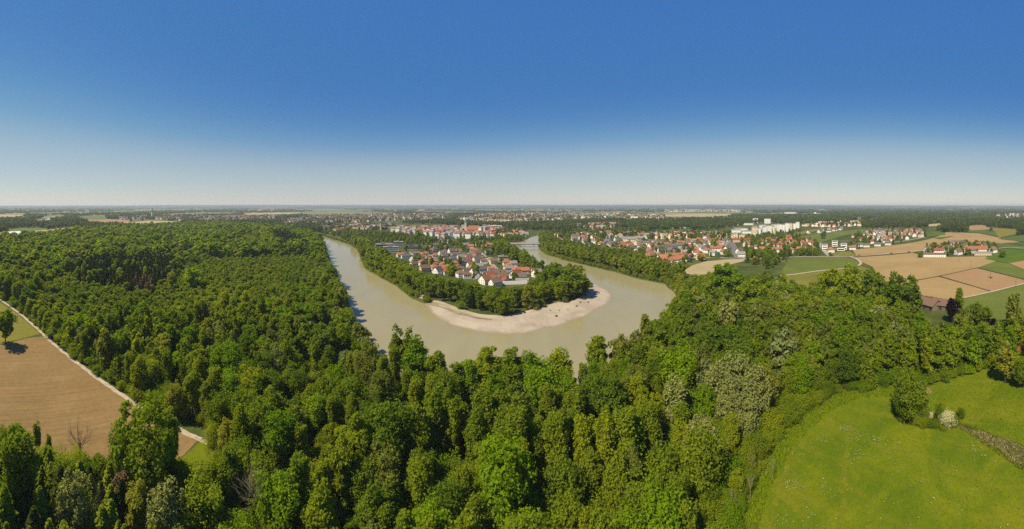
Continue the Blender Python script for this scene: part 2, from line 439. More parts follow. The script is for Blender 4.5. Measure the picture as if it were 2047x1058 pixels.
FIELDS = [
 # name, polygon, material, label
 ([(1574,519),(1600,514.5),(1690,514),(1720,524),(1722,532),(1690,536),(1645,541),(1590,548),(1560,552)], CROP, 'green crop field behind the right forest edge'),
 ([(1540,556),(1585,548),(1650,541),(1690,537),(1722,533),(1745,540),(1700,580),(1600,590),(1545,585)], LAWN, 'yellowish pasture strip just behind the forest'),
 ([(1702,515.5),(1824,505.5),(1850,512.5),(1895,514),(1970,512.5),(1990,523),(1955,535),(1878,552),(1827,561),(1790,575),(1760,560),(1745,534),(1716,521)], TAN, 'largest tan field in front of the farm hamlet'),
 ([(1827,562.5),(1876,553.5),(1983,584),(1929,595),(1893,599),(1837,590),(1822,575)], TAN, 'small light tan field near the long brown house'),
 ([(1880,552.5),(1953,536.5),(2047,560),(2047,567),(1986,584)], TAN2, 'reddish tan field with a dark patch and pole'),
 ([(1929,597.5),(2047,569),(2160,545),(2160,640),(2047,640),(1960,640),(1915,625)], CROP, 'green field below the pale track at right'),
 ([(1956,535),(1990,523.5),(2016,527),(2047,540),(2160,560),(2160,590),(2047,559)], CROP, 'green wedge field right of the tan fields'),
 ([(2017,526.5),(2047,521),(2160,505),(2160,558),(2047,539)], TAN2, 'tan field cut by the right picture edge'),
 ([(1968,517.6),(2008,498),(2047,500.5),(2160,500),(2160,504),(2047,520),(2016,526),(1991,522.5)], CROP2, 'bright green field right of the farm hamlet'),
 ([(1704,500),(1781,491.5),(1822,486),(1858,478.5),(1880,471),(1893,464.5),(1957,467),(2039,484),(2000,487),(1965,482),(1937,486),(1891,493),(1850,500),(1824,505),(1712,511)], TAN, 'long tan field between village edge and hamlet'),
 ([(1850,469.5),(1888,465),(1890,470),(1853,473)], CROP2, 'small bright green plot by the village end'),
 ([(1863,475.7),(1909,472),(1880,479)], CROP2, 'thin bright green wedge in the tan field'),
 ([(1937,486),(1966,482.2),(2004,487.5),(2047,493),(2047,499),(2008,497),(1985,492)], CROP3, 'dark green field behind the farm hamlet'),
 ([(1914,461.5),(1960,459.5),(1990,464),(1996,473),(1960,466.5)], CROP3, 'dark green strip field far at right'),
 ([(1935,452),(1965,450),(1985,459),(1940,461)], TAN2, 'distant tan field before the dark wood'),
 ([(1990,464),(1975,455),(2034,459),(2034,468),(1996,476)], YEL, 'yellow green field far at right'),
 ([(1995,478),(2047,470),(2160,460),(2160,480),(2047,484)], CROP3, 'dark green field at the far right edge'),
 ([(1597,481),(1600,474),(1640,466.5),(1700,461),(1743,457),(1743,462),(1690,471),(1640,486)], CROP, 'green field between the two right villages'),
 ([(1280,468),(1303,462),(1340,459.5),(1384,458.5),(1384,464),(1340,468)], CROP2, 'green strip beside the long white wall'),
 ([(1300,429.5),(1340,429),(1400,428),(1460,427.5),(1462,433),(1400,434),(1330,433.5)], PALE, 'distant pale field beyond the town woods'),
 ([(1362,545),(1384,531),(1412,523),(1450,519.5),(1490,518),(1486,523),(1462,529),(1430,545),(1395,553)], PALE, 'tan field between riverside trees and houses'),
 ([(1662,506),(1700,503),(1712,511),(1668,513)], LAWN, 'yellow grass plot at the village junction'),
 ([(-80,470),(15,464),(20,470),(62,471),(20,476),(-80,482)], TAN2, 'brown field beside the white film field'),
 ([(15,463.5),(38,462.3),(62,467),(50,470),(22,470)], WHITE_FILM, 'white film covered field at far left'),
 ([(14,459),(46,456.5),(90,456),(95,461),(50,462.2),(20,463)], CROP, 'green field behind the white film field'),
 ([(48,463.5),(100,459.5),(130,455.5),(172,455.5),(160,460),(100,467),(70,467)], PALE, 'pale yellow field at far left'),
 ([(104,464),(120,461.5),(137,463.5),(128,466),(110,466)], WHITE_FILM, 'small white film field at far left'),
 ([(-80,433),(0,429.5),(55,429.5),(56,433),(0,435)], PALE, 'far thin field at the left edge'),
 ([(152,433),(208,430.5),(214,438),(175,440)], CROP, 'far green field left of the tree rows'),
 ([(160,440.5),(214,438.5),(262,441),(255,446),(200,445)], TAN2, 'far reddish field between tree rows'),
 ([(238,446),(300,441.5),(352,442.5),(362,448.5),(300,450)], PALE, 'far yellow field behind the left forest'),
 ([(480,427),(560,425.2),(600,424.8),(600,427.5),(500,430)], PALE, 'far pale field before the distant town'),
 ([(640,421),(740,419.5),(740,421.5),(640,423)], CROP, 'far green strip at the foot of the hills'),
 ([(1705,436),(1728,434),(1728,441),(1705,443)], CROP, 'far green clearing before the dark wood'),
 ([(1735,436),(1755,435.5),(1757,439),(1737,440.5)], TAN2, 'far tan clearing before the dark wood'),
 ([(1854,449),(1880,447),(1882,452.5),(1856,453)], PALE, 'pale clearing at the edge of the right wood'),
 ([(1060,431),(1130,428),(1130,431),(1070,434)], PALE, 'far pale field beyond the river'),
 ([(1600,451),(1650,446),(1700,449),(1640,456)], LAWN, 'grassland between the housing blocks and village'),
 ([(1560,474),(1600,464),(1640,457),(1640,461),(1600,470),(1575,478)], LAWN, 'grass bank below the white housing blocks'),
]
CLEAR = [dense(MEADOW_PX), dense(PAST_PX), dense(REED_PX), dense(PLOUGH_PX), dense(GRASS_L_PX)]
for i, (pts, m, lab) in enumerate(FIELDS):
    far = np.mean([q[1] for q in pts]) < 480
    sheet('field', pts, m, (0.10 if not far else 0.5) + 0.012 * i, lab, 5)
    CLEAR.append(dense(pts, 3))

ASPHALT = plain('asphalt', (0.17, 0.155, 0.14), 0.9, 0.15, 0.3)
DIRT = plain('track_dirt', (0.43, 0.355, 0.26), 0.95, 0.3, 0.5)
LANE = plain('pale_road', (0.36, 0.31, 0.26), 0.9, 0.12, 0.2)
DITCH = plain('field_ditch', (0.085, 0.08, 0.03), 0.95, 0.3, 0.5)
PATHS = []
def strip(name, pts, w, m, z, label, jit=0.0):
    q = smooth(GA(pts), 8)
    t = np.gradient(q, axis=0); t /= np.hypot(*t.T)[:, None] + 1e-9
    nn = np.c_[-t[:, 1], t[:, 0]]
    ww = w / 2 + rng.uniform(-jit, jit, (len(q), 2))
    a, b = q + nn * ww[:, :1], q - nn * ww[:, 1:]
    v = np.vstack([np.c_[a, np.full(len(q), z)], np.c_[b, np.full(len(q), z)]])
    n = len(q)
    f = [(i, i + 1, n + i + 1, n + i) for i in range(n - 1)]
    PATHS.append((q, w))
    return tag(obj(name, mesh(name, v, f, [m])), label, kind='structure')
PATH_PX = [(-60,556),(-20,584),(0,599),(40,628),(82,664),(106,687),(170,738),(240,788),(300,827),(350,855),(402,880)]
strip('path', PATH_PX, 2.0, DIRT, 0.09, 'pale dirt path along the left forest edge', 0.25)
strip('path', [(402,880),(440,897),(480,915),(540,937),(620,948)], 1.6, DIRT, 0.09, 'overgrown end of the dirt path inside the wood', 0.2); PATHS.pop()
strip('road', [(1440,516),(1520,518),(1600,514),(1700,513),(1770,508.5),(1850,501)], 5.5, LANE, 0.45, 'country road running from the village to the hamlet')
strip('road', [(1462,485),(1467,498),(1478,518)], 13, ASPHALT, 0.50, 'wide grey street leading down to the field')
strip('road', [(1640,484),(1643,495),(1651,506),(1660,514)], 6, LANE, 0.48, 'village street joining the country road')
strip('track', [(1698,513),(1712,518),(1721,526),(1716,532)], 3.5, DIRT, 0.42, 'curved farm track beside the green crop')
strip('track', [(1560,552),(1590,549),(1640,542),(1700,536)], 4, DIRT, 0.44, 'pale dirt track through the pasture strip')
strip('track', [(1926,596.5),(1985,583.5),(2047,568),(2140,545)], 2.8, DIRT, 0.46, 'pale straight track between tan and green fields')
strip('track', [(1996,497),(2020,495),(2060,497.5),(2140,500)], 4, DIRT, 0.46, 'pale track behind the bright green field')
strip('ditch', [(1824,562),(1878,552.5),(1955,535.5)], 1.8, DITCH, 0.40, 'dark grassy ditch between the tan fields')
strip('ditch', [(1878,552.5),(1930,568),(1984,584)], 1.6, DITCH, 0.41, 'dark ditch splitting the two nearer tan fields')
strip('ditch', [(1955,535.5),(2000,547),(2060,562)], 2.0, DITCH, 0.41, 'dark ditch along the green wedge field')
strip('ditch', [(1706,514.5),(1770,510.5),(1850,503)], 2.2, DITCH, 0.40, 'dark verge along the country road')
DRYG = field_mat('dry_grass', [(0.12, 0.158, 0.006), (0.155, 0.168, 0.008), (0.19, 0.188, 0.014)], 0.2, 0.2, 0, 0.3)
strip('track', [(1598,868),(1575,930),(1552,1000),(1535,1080)], 0.9, DRYG, 0.11, 'faint dry track along the left side of the meadow', .5); PATHS.pop()
strip('track', [(1697,850),(1690,920),(1684,1000),(1680,1080)], 1.5, DRYG, 0.12, 'faint brownish track through the middle of the meadow', .8); PATHS.pop()
strip('road', [(2022,686),(2047,687),(2120,690)], 4, LANE, 0.15, 'short pale driveway at the right edge')
for pts, lab in [([(860,540),(900,530),(950,528),(1000,545),(1040,560)], 'front street of the peninsula village'),
                 ([(820,500),(870,512),(930,510),(1000,520),(1060,548)], 'middle street of the peninsula village'),
                 ([(930,492),(960,505),(985,530),(1005,558)], 'cross street of the peninsula village'),
                 ([(1110,478),(1180,492),(1260,505),(1330,512),(1420,515)], 'long street of the right bank village'),
                 ([(1260,478),(1320,486),(1400,492),(1462,490)], 'upper street of the right bank village'),
                 ([(1500,492),(1560,498),(1620,494),(1645,492)], 'street of the red roofed estate'),
                 ([(1660,500),(1720,489),(1790,484),(1850,474)], 'street of the white roofed estate')]:
    strip('street', pts, 5.5, LANE, 0.05, lab)

# ------------------------------------------------------------------ trees
def unit(v): return v / (np.linalg.norm(v, axis=-1, keepdims=True) + 1e-9)

def leaf_tris(c, nrm_dir, size, r, jitter=0.75, elong=1.0):
    """one leaf spray (a triangle) at every point c, facing roughly nrm_dir"""
    n = len(c)
    nd = unit(nrm_dir + r.normal(0, jitter, (n, 3)))
    a = unit(np.cross(nd, r.normal(0, 1, (n, 3))))
    b = np.cross(nd, a)
    s = size * r.uniform(0.65, 1.35, (n, 1))
    ph = r.uniform(0, 6.283, (n, 1))
    out = np.empty((n, 3, 3))
    for k_ in range(3):
        an = ph + k_ * 2.0944 + r.uniform(-.35, .35, (n, 1))
        out[:, k_] = c + s * (np.cos(an) * a * elong + np.sin(an) * b)
    return out.reshape(-1, 3)

def crown_leaves(seed, style, lod):
    """leaf triangles of a crown of unit-ish scale: tree height 20 m, base of crown as the style says"""
    r = np.random.default_rng(seed)
    nclump, nleaf, ls = {'near': (84, 125, 0.37), 'mid': (48, 60, 0.68), 'low': (26, 30, 1.25)}[lod]
    P, N = [], []
    if style == 'spruce':
        Hh, Rb = 20.0, 5.0
        tiers = {'near': 24, 'mid': 15, 'low': 9}[lod]
        arms = {'near': 11, 'mid': 8, 'low': 6}[lod]
        per = {'near': 24, 'mid': 12, 'low': 6}[lod]
        for i in range(tiers):
            f = (i + 0.5) / tiers
            z = 2.0 + f * 17.6
            R = Rb * (1 - f) ** 0.85 * r.uniform(0.85, 1.15) + 0.25
            for a in range(arms):
                an = a / arms * 6.283 + i * 1.7 + r.uniform(-.25, .25)
                t = np.sqrt(r.uniform(0.03, 1, per))
                rad = R * t * r.uniform(0.62, 1.2)
                aa = an + r.normal(0, 0.10, per)
                q = np.c_[rad * np.cos(aa), rad * np.sin(aa), z - rad * 0.34 + r.normal(0, 0.10, per)]
                P.append(q); N.append(np.c_[np.cos(aa) * .55, np.sin(aa) * .55, np.full(per, 0.9)])
        P, N = np.vstack(P), np.vstack(N)
        tip = np.c_[r.normal(0, .08, 8), r.normal(0, .08, 8), r.uniform(18.6, 20.0, 8)]
        P = np.vstack([P, tip]); N = np.vstack([N, r.normal(0, 1, (8, 3))])
        return leaf_tris(P, N, ls * 0.85, r, 0.45, 1.25)
    sty = {'dome':   (11.5, 8.2, 5.0, 1.62, 1.0),
           'oval':   (12.0, 8.3, 3.6, 1.3, 1.0),
           'poplar': (12.2, 8.4, 3.0, 1.1, 1.0),
           'sparse': (12.2, 8.4, 3.0, 0.8, 0.30),
           'column': (11.5, 8.6, 2.0, 1.15, 1.0),
           'willow': (10.5, 8.0, 5.2, 1.6, 1.0),
           'open':   (12.0, 8.2, 5.4, 1.05, 0.62),
           'bush':   (9.0, 9.5, 6.5, 3.3, 1.0)}[style]
    zc, rz, rr, cr, den = sty
    nc = int(nclump * (1.0 if style not in ('column',) else 0.7) * (1.15 if style == 'open' else 0.42 if style == 'bush' else 1))
    if style == 'bush': nleaf = int(nleaf * 2.2)
    # clump centres on an uneven shell and inside it
    g = (np.arange(nc) + 0.5) / nc
    ct = 1 - 2 * g
    an = np.arange(nc) * 2.39996 + r.uniform(0, 6.28)
    d = np.c_[np.sqrt(1 - ct ** 2) * np.cos(an), np.sqrt(1 - ct ** 2) * np.sin(an), ct]
    d = unit(d + r.normal(0, 0.16, d.shape))
    lob = 1 + 0.24 * np.sin(3 * np.arctan2(d[:, 1], d[:, 0]) + r.uniform(0, 6)) + 0.16 * np.sin(5 * d[:, 2] * 2 + r.uniform(0, 6))
    rad = r.uniform(0.62, 0.86, nc) * lob
    rad[r.random(nc) < 0.12] *= 0.55
    C = np.c_[d[:, 0] * rr * rad, d[:, 1] * rr * rad, zc + d[:, 2] * rz * rad]
    if style == 'dome' or style == 'bush':            # flatter, wider shoulders
        C[:, 2] += 0.0
    if style == 'oval':
        f = np.clip((C[:, 2] - (zc - rz)) / (2 * rz), 0, 1); w = 1.15 - 0.35 * f
        C[:, :2] *= w[:, None]
    if style in ('poplar', 'sparse'):                              # several upright leaders
        k_ = 4
        la = r.uniform(0, 6.28, k_); lr = r.uniform(0.6, 2.2, k_); lh = r.uniform(0.80, 1.02, k_)
        which = r.integers(0, k_, nc)
        z = r.uniform(0.16, 1.0, nc) ** 0.85
        rr_ = (1.55 - 0.95 * z) * np.sqrt(r.random(nc)) * 1.45
        a2 = r.uniform(0, 6.28, nc)
        C = np.c_[np.cos(la[which]) * lr[which] * (0.5 + 0.6 * z) + np.cos(a2) * rr_,
                  np.sin(la[which]) * lr[which] * (0.5 + 0.6 * z) + np.sin(a2) * rr_, 1.5 + z * 18 * lh[which]]
    if style == 'open':
        C += r.normal(0, 0.55, C.shape)
    crs = cr * r.uniform(0.55, 1.4, nc)
    for i in range(nc):
        m = int(nleaf * den * r.uniform(0.8, 1.2))
        v = unit(r.normal(0, 1, (m, 3)))
        o = unit(C[i] - np.array([0, 0, zc - rz * 0.35]))
        keep = (v @ o > -0.35) | (v[:, 2] > 0.25)
        v = v[keep]
        sc_ = np.array([1, 1, 1.1]) if style not in ('poplar', 'column', 'sparse') else np.array([0.9, 0.9, 1.45])
        if style == 'willow': sc_ = np.array([1.0, 1.0, 1.15])
        rj = crs[i] * r.uniform(0.45, 1.18, (len(v), 1))
        q = C[i] + v * rj * sc_
        P.append(q); N.append(unit(v + 0.35 * o + np.array([0, 0, 0.35])))
    P, N = np.vstack(P), np.vstack(N)
    ok = P[:, 2] > 0.6
    el = 1.5 if style == 'willow' else 1.0
    return leaf_tris(P[ok], N[ok], ls * (0.9 if style in ('column', 'poplar') else 1.0) * (0.85 if style == 'willow' else 1), r, 0.8, el)

def tube(pts, radii, n=6):
    """tapered tube through pts; returns verts, faces"""
    pts = np.asarray(pts, float); v = []; f = []
    for i, p in enumerate(pts):
        t = pts[min(i + 1, len(pts) - 1)] - pts[max(i - 1, 0)]
        t = t / (np.linalg.norm(t) + 1e-9)
        a = np.cross(t, [0.31, 0.95, 0.1]); a /= np.linalg.norm(a) + 1e-9
        b = np.cross(t, a)
        for k_ in range(n):
            an = 6.283 * k_ / n
            v.append(p + radii[i] * (math.cos(an) * a + math.sin(an) * b))
    for i in range(len(pts) - 1):
        for k_ in range(n):
            f.append((i * n + k_, i * n + (k_ + 1) % n, (i + 1) * n + (k_ + 1) % n, (i + 1) * n + k_))
    return v, f

def trunk_mesh(seed, style, m):
    r = np.random.default_rng(seed)
    V, Fc = [], []
    def add(pts, rad, n=6):
        v, f = tube(pts, rad, n); o = len(V)
        V.extend(v); Fc.extend([tuple(i + o for i in q) for q in f])
    top = 19.0 if style == 'spruce' else 15.5
    w = {'spruce': .26, 'column': .22, 'bush': .22}.get(style, .36)
    zs = np.linspace(-0.3, top, 6)
    pts = np.c_[np.cumsum(r.normal(0, .16, 6)), np.cumsum(r.normal(0, .16, 6)), zs]
    add(pts, w * np.linspace(1, .18, 6), 7)
    if style != 'spruce':
        for i in range(7):
            z0 = r.uniform(4, 12); an = r.uniform(0, 6.28); L = r.uniform(2.5, 4.5) * (0.5 if style in ('column', 'poplar') else 1)
            base = np.array([np.interp(z0, zs, pts[:, 0]), np.interp(z0, zs, pts[:, 1]), z0])
            e = base + np.array([math.cos(an) * L, math.sin(an) * L, L * r.uniform(.6, 1.3)])
            add([base, (base + e) / 2 + r.normal(0, .2, 3), e], [w * .38, w * .25, w * .08], 5)
    return mesh('trunk', V, Fc, [m])

def bare_mesh(seed, m, spread=1.0, twig=True):
    """leafless branching tree, 20 m high"""
    r = np.random.default_rng(seed)
    V, Fc = [], []
    def add(pts, rad, n=5):
        v, f = tube(pts, rad, n); o = len(V)
        V.extend(v); Fc.extend([tuple(i + o for i in q) for q in f])
    def grow(p, d, L, rad, lev):
        q = [p]; rr = [rad]
        for i in range(3):
            d = unit(d + r.normal(0, .12, 3) + np.array([0, 0, .06])); p = p + d * L / 3
            q.append(p); rr.append(rad * (1 - .2 * (i + 1)))
        add(q, rr, 5 if lev < 2 else 3)
        if lev >= (4 if twig else 3): return
        for i in range(4 if lev else 7):
            f = r.uniform(.35, 1.0)
            s = q[0] + (q[-1] - q[0]) * f
            nd = unit(d + r.normal(0, .55 * spread, 3) + np.array([0, 0, .15]))
            grow(s, nd, L * r.uniform(.45, .7), rad * .42, lev + 1)
    grow(np.array([0, 0, -.3]), np.array([0, 0, 1.0]), 11.0, .34, 0)
    return mesh('dead_wood', V, Fc, [m])

PROTO = {}      # (style, lod) -> list of crown meshes
NVAR = {'near': {'dome': 4, 'oval': 3, 'poplar': 3, 'column': 2, 'willow': 2, 'open': 2, 'bush': 2, 'spruce': 3, 'sparse': 1},
        'mid': {'dome': 4, 'oval': 3, 'poplar': 2, 'column': 2, 'willow': 2, 'open': 2, 'bush': 2, 'spruce': 2},
        'low': {'dome': 3, 'oval': 2, 'poplar': 2, 'column': 2, 'willow': 1, 'bush': 1, 'spruce': 2}}
sd = 100
for lod, d_ in NVAR.items():
    for st, n_ in d_.items():
        for i in range(n_):
            sd += 1
            PROTO.setdefault((st, lod), []).append(tri_mesh('crown', crown_leaves(sd, st, lod), [LEAF['mid green']]))
TRUNK = {st: [trunk_mesh(900 + i * 7 + len(st), st, BARK) for i in range(2)] for st in ('dome', 'oval', 'poplar', 'column', 'willow', 'open', 'bush', 'spruce')}
DEAD = [bare_mesh(41, plain('dark_twigs', (0.13, 0.09, 0.06), 0.95, 0.2, 6)), bare_mesh(42, DEADWOOD, 0.6), bare_mesh(43, DEADWOOD, 0.8, False)]

COLOURS = list(LEAF)
# a list of every tree: x, y, height, width factor, style, colour, group/kind data
T = []
def add_tree(X, Y, h, wf, style, col, name='broadleaf_tree', label=None, zone='', must=False):
    T.append(dict(X=X, Y=Y, h=h, wf=wf, st=style, col=col, name=name, label=label, zone=zone, must=must))

# --- trees one can point at: px, top row, base row, radius in px, style, colour, name, label
CR = {'dome': 5.6, 'oval': 4.2, 'poplar': 3.9, 'column': 2.6, 'willow': 5.9, 'open': 6.0, 'bush': 7.5, 'spruce': 3.2}
LAND = [
 (290,803,1012,66,'open','dark green','cottonwood_tree','very tall loose dark cottonwood overlapping the ploughed field corner'),
 (246,870,1005,26,'open','dark green','cottonwood_tree','lower left neighbour of the very tall dark cottonwood'),
 (335,868,1000,20,'oval','bright green','broadleaf_tree','bright green tree leaning on the right side of the tall dark cottonwood'),
 (38,862,1030,50,'poplar','mid green','poplar_tree','broad upright poplar at the lower left before the ploughed field'),
 (8,850,960,16,'dome','dark green','broadleaf_tree','dark tree cut by the left edge below the ploughed field'),
 (74,846,905,9,'column','mid green','poplar_tree','small slender poplar standing against the ploughed field'),
 (97,868,925,7,'column','dark green','poplar_tree','thin spindly tree right of the small slender poplar'),
 (150,942,1080,36,'willow','silver green','willow_tree','round silver willow among dark spruces at the lower left'),
 (132,985,1090,26,'willow','silver green','willow_tree','low left shoulder of the silver willow among the spruces'),
 (452,684,790,38,'dome','bright green','broadleaf_tree','large round bright tree in the middle of the left wood'),
 (520,792,915,36,'dome','mid green','broadleaf_tree','tall domed tree in front of the left wood path'),
 (330,618,690,22,'dome','dark green','broadleaf_tree','dark round tree standing above the young left wood'),
 (386,535,590,20,'dome','bright green','broadleaf_tree','bright round tree above the far young wood'),
 (500,735,840,30,'dome','yellow green','broadleaf_tree','yellowish round tree below the large round bright tree'),
 (385,745,830,24,'oval','mid green','broadleaf_tree','upright tree near the path at the edge of the left wood'),
 (452,842,930,18,'oval','olive green','broadleaf_tree','olive brownish tree beside the path end'),
 (715,836,985,32,'oval','yellow green','broadleaf_tree','tall yellow green tree left of the dark domed cluster'),
 (775,800,960,50,'dome','dark green','broadleaf_tree','big dark domed tree left of the centre poplars'),
 (735,810,930,34,'dome','dark green','broadleaf_tree','dark round tree touching the big dark domed one'),
 (1008,870,1070,56,'dome','bright green','broadleaf_tree','huge bright green dome at the bottom centre'),
 (868,765,915,34,'poplar','yellow green','poplar_tree','tall yellowish poplar left of centre behind the bright dome'),
 (905,790,925,26,'poplar','yellow green','poplar_tree','second yellowish poplar right of the tall left of centre one'),
 (965,768,915,32,'poplar','yellow green','poplar_tree','yellowish poplar directly behind the huge bright dome'),
 (1005,775,905,28,'poplar','yellow green','poplar_tree','pale poplar right behind the huge bright dome'),
 (1045,780,910,28,'poplar','olive green','poplar_tree','olive poplar right of the pale poplar behind the dome'),
 (1115,820,980,34,'poplar','yellow green','poplar_tree','first tall golden poplar right of the huge bright dome'),
 (1165,818,985,30,'poplar','yellow green','poplar_tree','middle tall golden poplar right of the dome'),
 (1205,815,985,32,'poplar','yellow green','poplar_tree','third tall golden poplar right of the dome'),
 (1250,822,980,36,'poplar','yellow green','poplar_tree','widest golden poplar left of the dead grey trees'),
 (1145,770,890,30,'poplar','yellow green','poplar_tree','golden poplar rising behind the tall golden row'),
 (975,700,805,26,'oval','mid green','broadleaf_tree','tallest tree of the river front row at the centre'),
 (938,722,812,22,'oval','bright green','broadleaf_tree','river front tree left of the tallest one'),
 (912,730,818,18,'oval','mid green','broadleaf_tree','river front tree right of the water gap'),
 (872,706,805,22,'oval','mid green','broadleaf_tree','river front tree just left of the water gap'),
 (828,678,790,26,'oval','bright green','broadleaf_tree','tall bright river front tree left of the gap'),
 (793,662,765,18,'oval','olive green','broadleaf_tree','slim olive tree at the left river bank corner'),
 (814,660,770,14,'column','olive green','poplar_tree','thin upright tree at the left river bank corner'),
 (735,680,790,26,'willow','olive green','willow_tree','olive willow on the left near bank'),
 (760,735,840,28,'willow','olive green','willow_tree','pale olive willow below the left near bank'),
 (1022,703,808,24,'oval','mid green','broadleaf_tree','river front tree right of the tallest one'),
 (1062,707,810,24,'oval','bright green','broadleaf_tree','broad river front tree at right of centre'),
 (1085,728,830,30,'dome','bright green','broadleaf_tree','bright round tree before the river front row'),
 (1115,700,805,26,'oval','mid green','broadleaf_tree','tall shaded river front tree near the right end'),
 (1195,670,762,22,'oval','yellow green','broadleaf_tree','pointed yellowish tree over the water right of centre'),
 (1240,662,750,22,'willow','olive green','willow_tree','wide olive willow leaning over the right water'),
 (1270,655,740,18,'willow','olive green','willow_tree','right half of the olive willow group over the water'),
 (1289,628,722,12,'column','olive green','poplar_tree','single slim tree standing tall over the right water'),
 (1215,748,860,40,'dome','dark green','broadleaf_tree','broad dark green dome right of the centre front'),
 (1180,752,850,34,'dome','dark green','broadleaf_tree','left part of the broad dark green dome pair'),
 (1270,728,830,28,'willow','olive green','willow_tree','tall olive willow right of the dark green domes'),
 (1358,692,805,40,'dome','bright green','broadleaf_tree','bright round dome in front of the right river corner'),
 (1345,750,880,32,'poplar','silver green','poplar_tree','grey green plumed poplar below the bright round dome'),
 (1365,800,915,28,'poplar','mid green','poplar_tree','tall green tree in front of the grey plumed poplar'),
 (1408,770,860,26,'dome','bright green','broadleaf_tree','dense bright tree right of the grey plumed poplar'),
 (1475,698,850,36,'willow','silver green','willow_tree','topmost crown of the very large pale willow group'),
 (1441,714,838,32,'willow','silver green','willow_tree','left crown of the very large pale willow group'),
 (1508,722,850,32,'willow','silver green','willow_tree','right crown of the very large pale willow group'),
 (1458,758,872,28,'willow','silver green','willow_tree','lower left crown of the very large pale willow group'),
 (1494,790,885,26,'willow','silver green','willow_tree','lowest crown of the very large pale willow group'),
 (1400,826,915,24,'dome','silver green','willow_tree','small round grey willow above the bottom right wood'),
 (1398,862,1010,44,'dome','yellow green','broadleaf_tree','broad bright tree below the small grey willow'),
 (1565,650,760,34,'willow','silver green','willow_tree','pale willow in the middle of the right wood'),
 (1520,600,690,26,'willow','olive green','willow_tree','dull olive willow near the upper edge of the right wood'),
 (1455,590,680,26,'willow','silver green','willow_tree','pale grey willow near the right river corner'),
 (1420,655,745,34,'dome','dark green','broadleaf_tree','dark dome between river corner and large pale willow'),
 (1500,550,640,30,'dome','mid green','broadleaf_tree','leafy round tree at the top edge of the right wood'),
 (1450,526,610,30,'dome','bright green','broadleaf_tree','tall round tree where the right wood meets the tan field'),
 (1660,527,622,26,'dome','mid green','broadleaf_tree','left round crown of the tall rim trees before the fields'),
 (1700,528,625,26,'dome','mid green','broadleaf_tree','middle round crown of the tall rim trees before the fields'),
 (1745,536,630,26,'dome','dark green','broadleaf_tree','right round crown of the tall rim trees before the fields'),
 (1790,545,645,26,'dome','dark green','broadleaf_tree','dark tree at the corner of the wood beside the tan field'),
 (1822,560,655,20,'oval','dark green','broadleaf_tree','dark tree left of the golden garden tree'),
 (1832,593,640,9,'oval','golden','garden_tree','bright golden yellow tree beside the brown house'),
 (1904,596,645,14,'dome','purple','beech_tree','dark purple copper beech right of the brown house'),
 (1980,636,685,14,'dome','purple','beech_tree','second copper beech deeper in the garden at right'),
 (1918,575,628,9,'column','mid green','poplar_tree','slender poplar behind the first copper beech'),
 (1925,612,685,22,'willow','olive green','willow_tree','weeping pale green tree in the garden right of the house'),
 (1950,600,655,18,'dome','mid green','garden_tree','round tree at the garden edge before the green field'),
 (1970,610,660,16,'dome','yellow green','garden_tree','yellowish round tree at the garden edge'),
 (2027,585,700,18,'oval','olive green','garden_tree','tall airy tree at the right end of the garden'),
 (2012,635,690,18,'dome','dark green','garden_tree','dark dense tree below the tall airy garden tree'),
 (2040,640,700,16,'dome','dark green','garden_tree','dark tree at the right edge by the driveway'),
 (1857,640,700,12,'spruce','bright needle','spruce_tree','pointed spruce on the slope below the brown house'),
 (1872,650,712,11,'spruce','bright needle','spruce_tree','spruce right of the pointed one below the brown house'),
 (1890,645,705,12,'spruce','bright needle','spruce_tree','third spruce on the slope under the house lawn'),
 (1822,744,842,34,'dome','dark green','broadleaf_tree','big round tree at the tip between meadow and pasture'),
 (1841,772,838,15,'oval','mid green','broadleaf_tree','slim right neighbour of the round meadow tip tree'),
 (1805,770,842,20,'dome','dark green','broadleaf_tree','smaller dark tree leaning on the round meadow tip tree'),
 (12,613,684,20,'dome','dark green','broadleaf_tree','lone round tree in the grass field at the left edge'),
 (2046,716,775,20,'dome','dark green','broadleaf_tree','dark tree at the right edge of the pasture'),
 (2010,690,765,18,'oval','olive green','broadleaf_tree','brownish green tree at the top right of the pasture'),
 (1148,534,597,27,'dome','mid green','broadleaf_tree','biggest round tree at the tip of the peninsula'),
 (1138,527,590,9,'column','olive green','poplar_tree','thin pale tree behind the biggest peninsula tree'),
 (1106,523,582,22,'dome','dark green','broadleaf_tree','tall dark tree left of the biggest peninsula tree'),
 (1170,556,590,11,'dome','mid green','broadleaf_tree','small tree at the very tip of the peninsula above gravel'),
]
CAPL = np.array([(-60,865),(110,865),(112,900),(228,905),(232,960),(335,960),(338,914),(405,914),(428,905),(470,878),(520,720),(640,600),(690,604),(720,642),(750,674),(780,668),(830,684),(860,717),(888,740),(905,748),(930,728),(960,707),(1000,702),(1110,706),(1150,712),(1180,684),(1200,674),
        (1225,690),(1250,657),(1280,652),(1300,640),(1330,604),(1352,585),(1365,552),(1400,538),(1430,530),(1480,534),(1540,542),(1580,554),(1600,572),(1625,560),(1640,537),(1660,532),(1700,534),(1745,540),(1790,552),(1830,598),(1850,632),(1895,632),(1900,640),(1960,640),(2047,625),(2100,625)], float)
def cap_h(X, Y, h):
    x, yb = PX(X, Y)
    c = np.interp(x, CAPL[:, 0], CAPL[:, 1])
    if (690 < x < 2100 or x < 470) and yb > c + 3:
        h = min(h, H * (1 - (c + random.uniform(0, 14) - HOR) / (yb - HOR)))
    return max(h, 1.8)
LMK = []
def base_pos(x, yt, yb):
    X, Y, _ = G(x, yb)
    h = H * (1 - (yt - HOR) / (yb - HOR))
    return X, Y, h
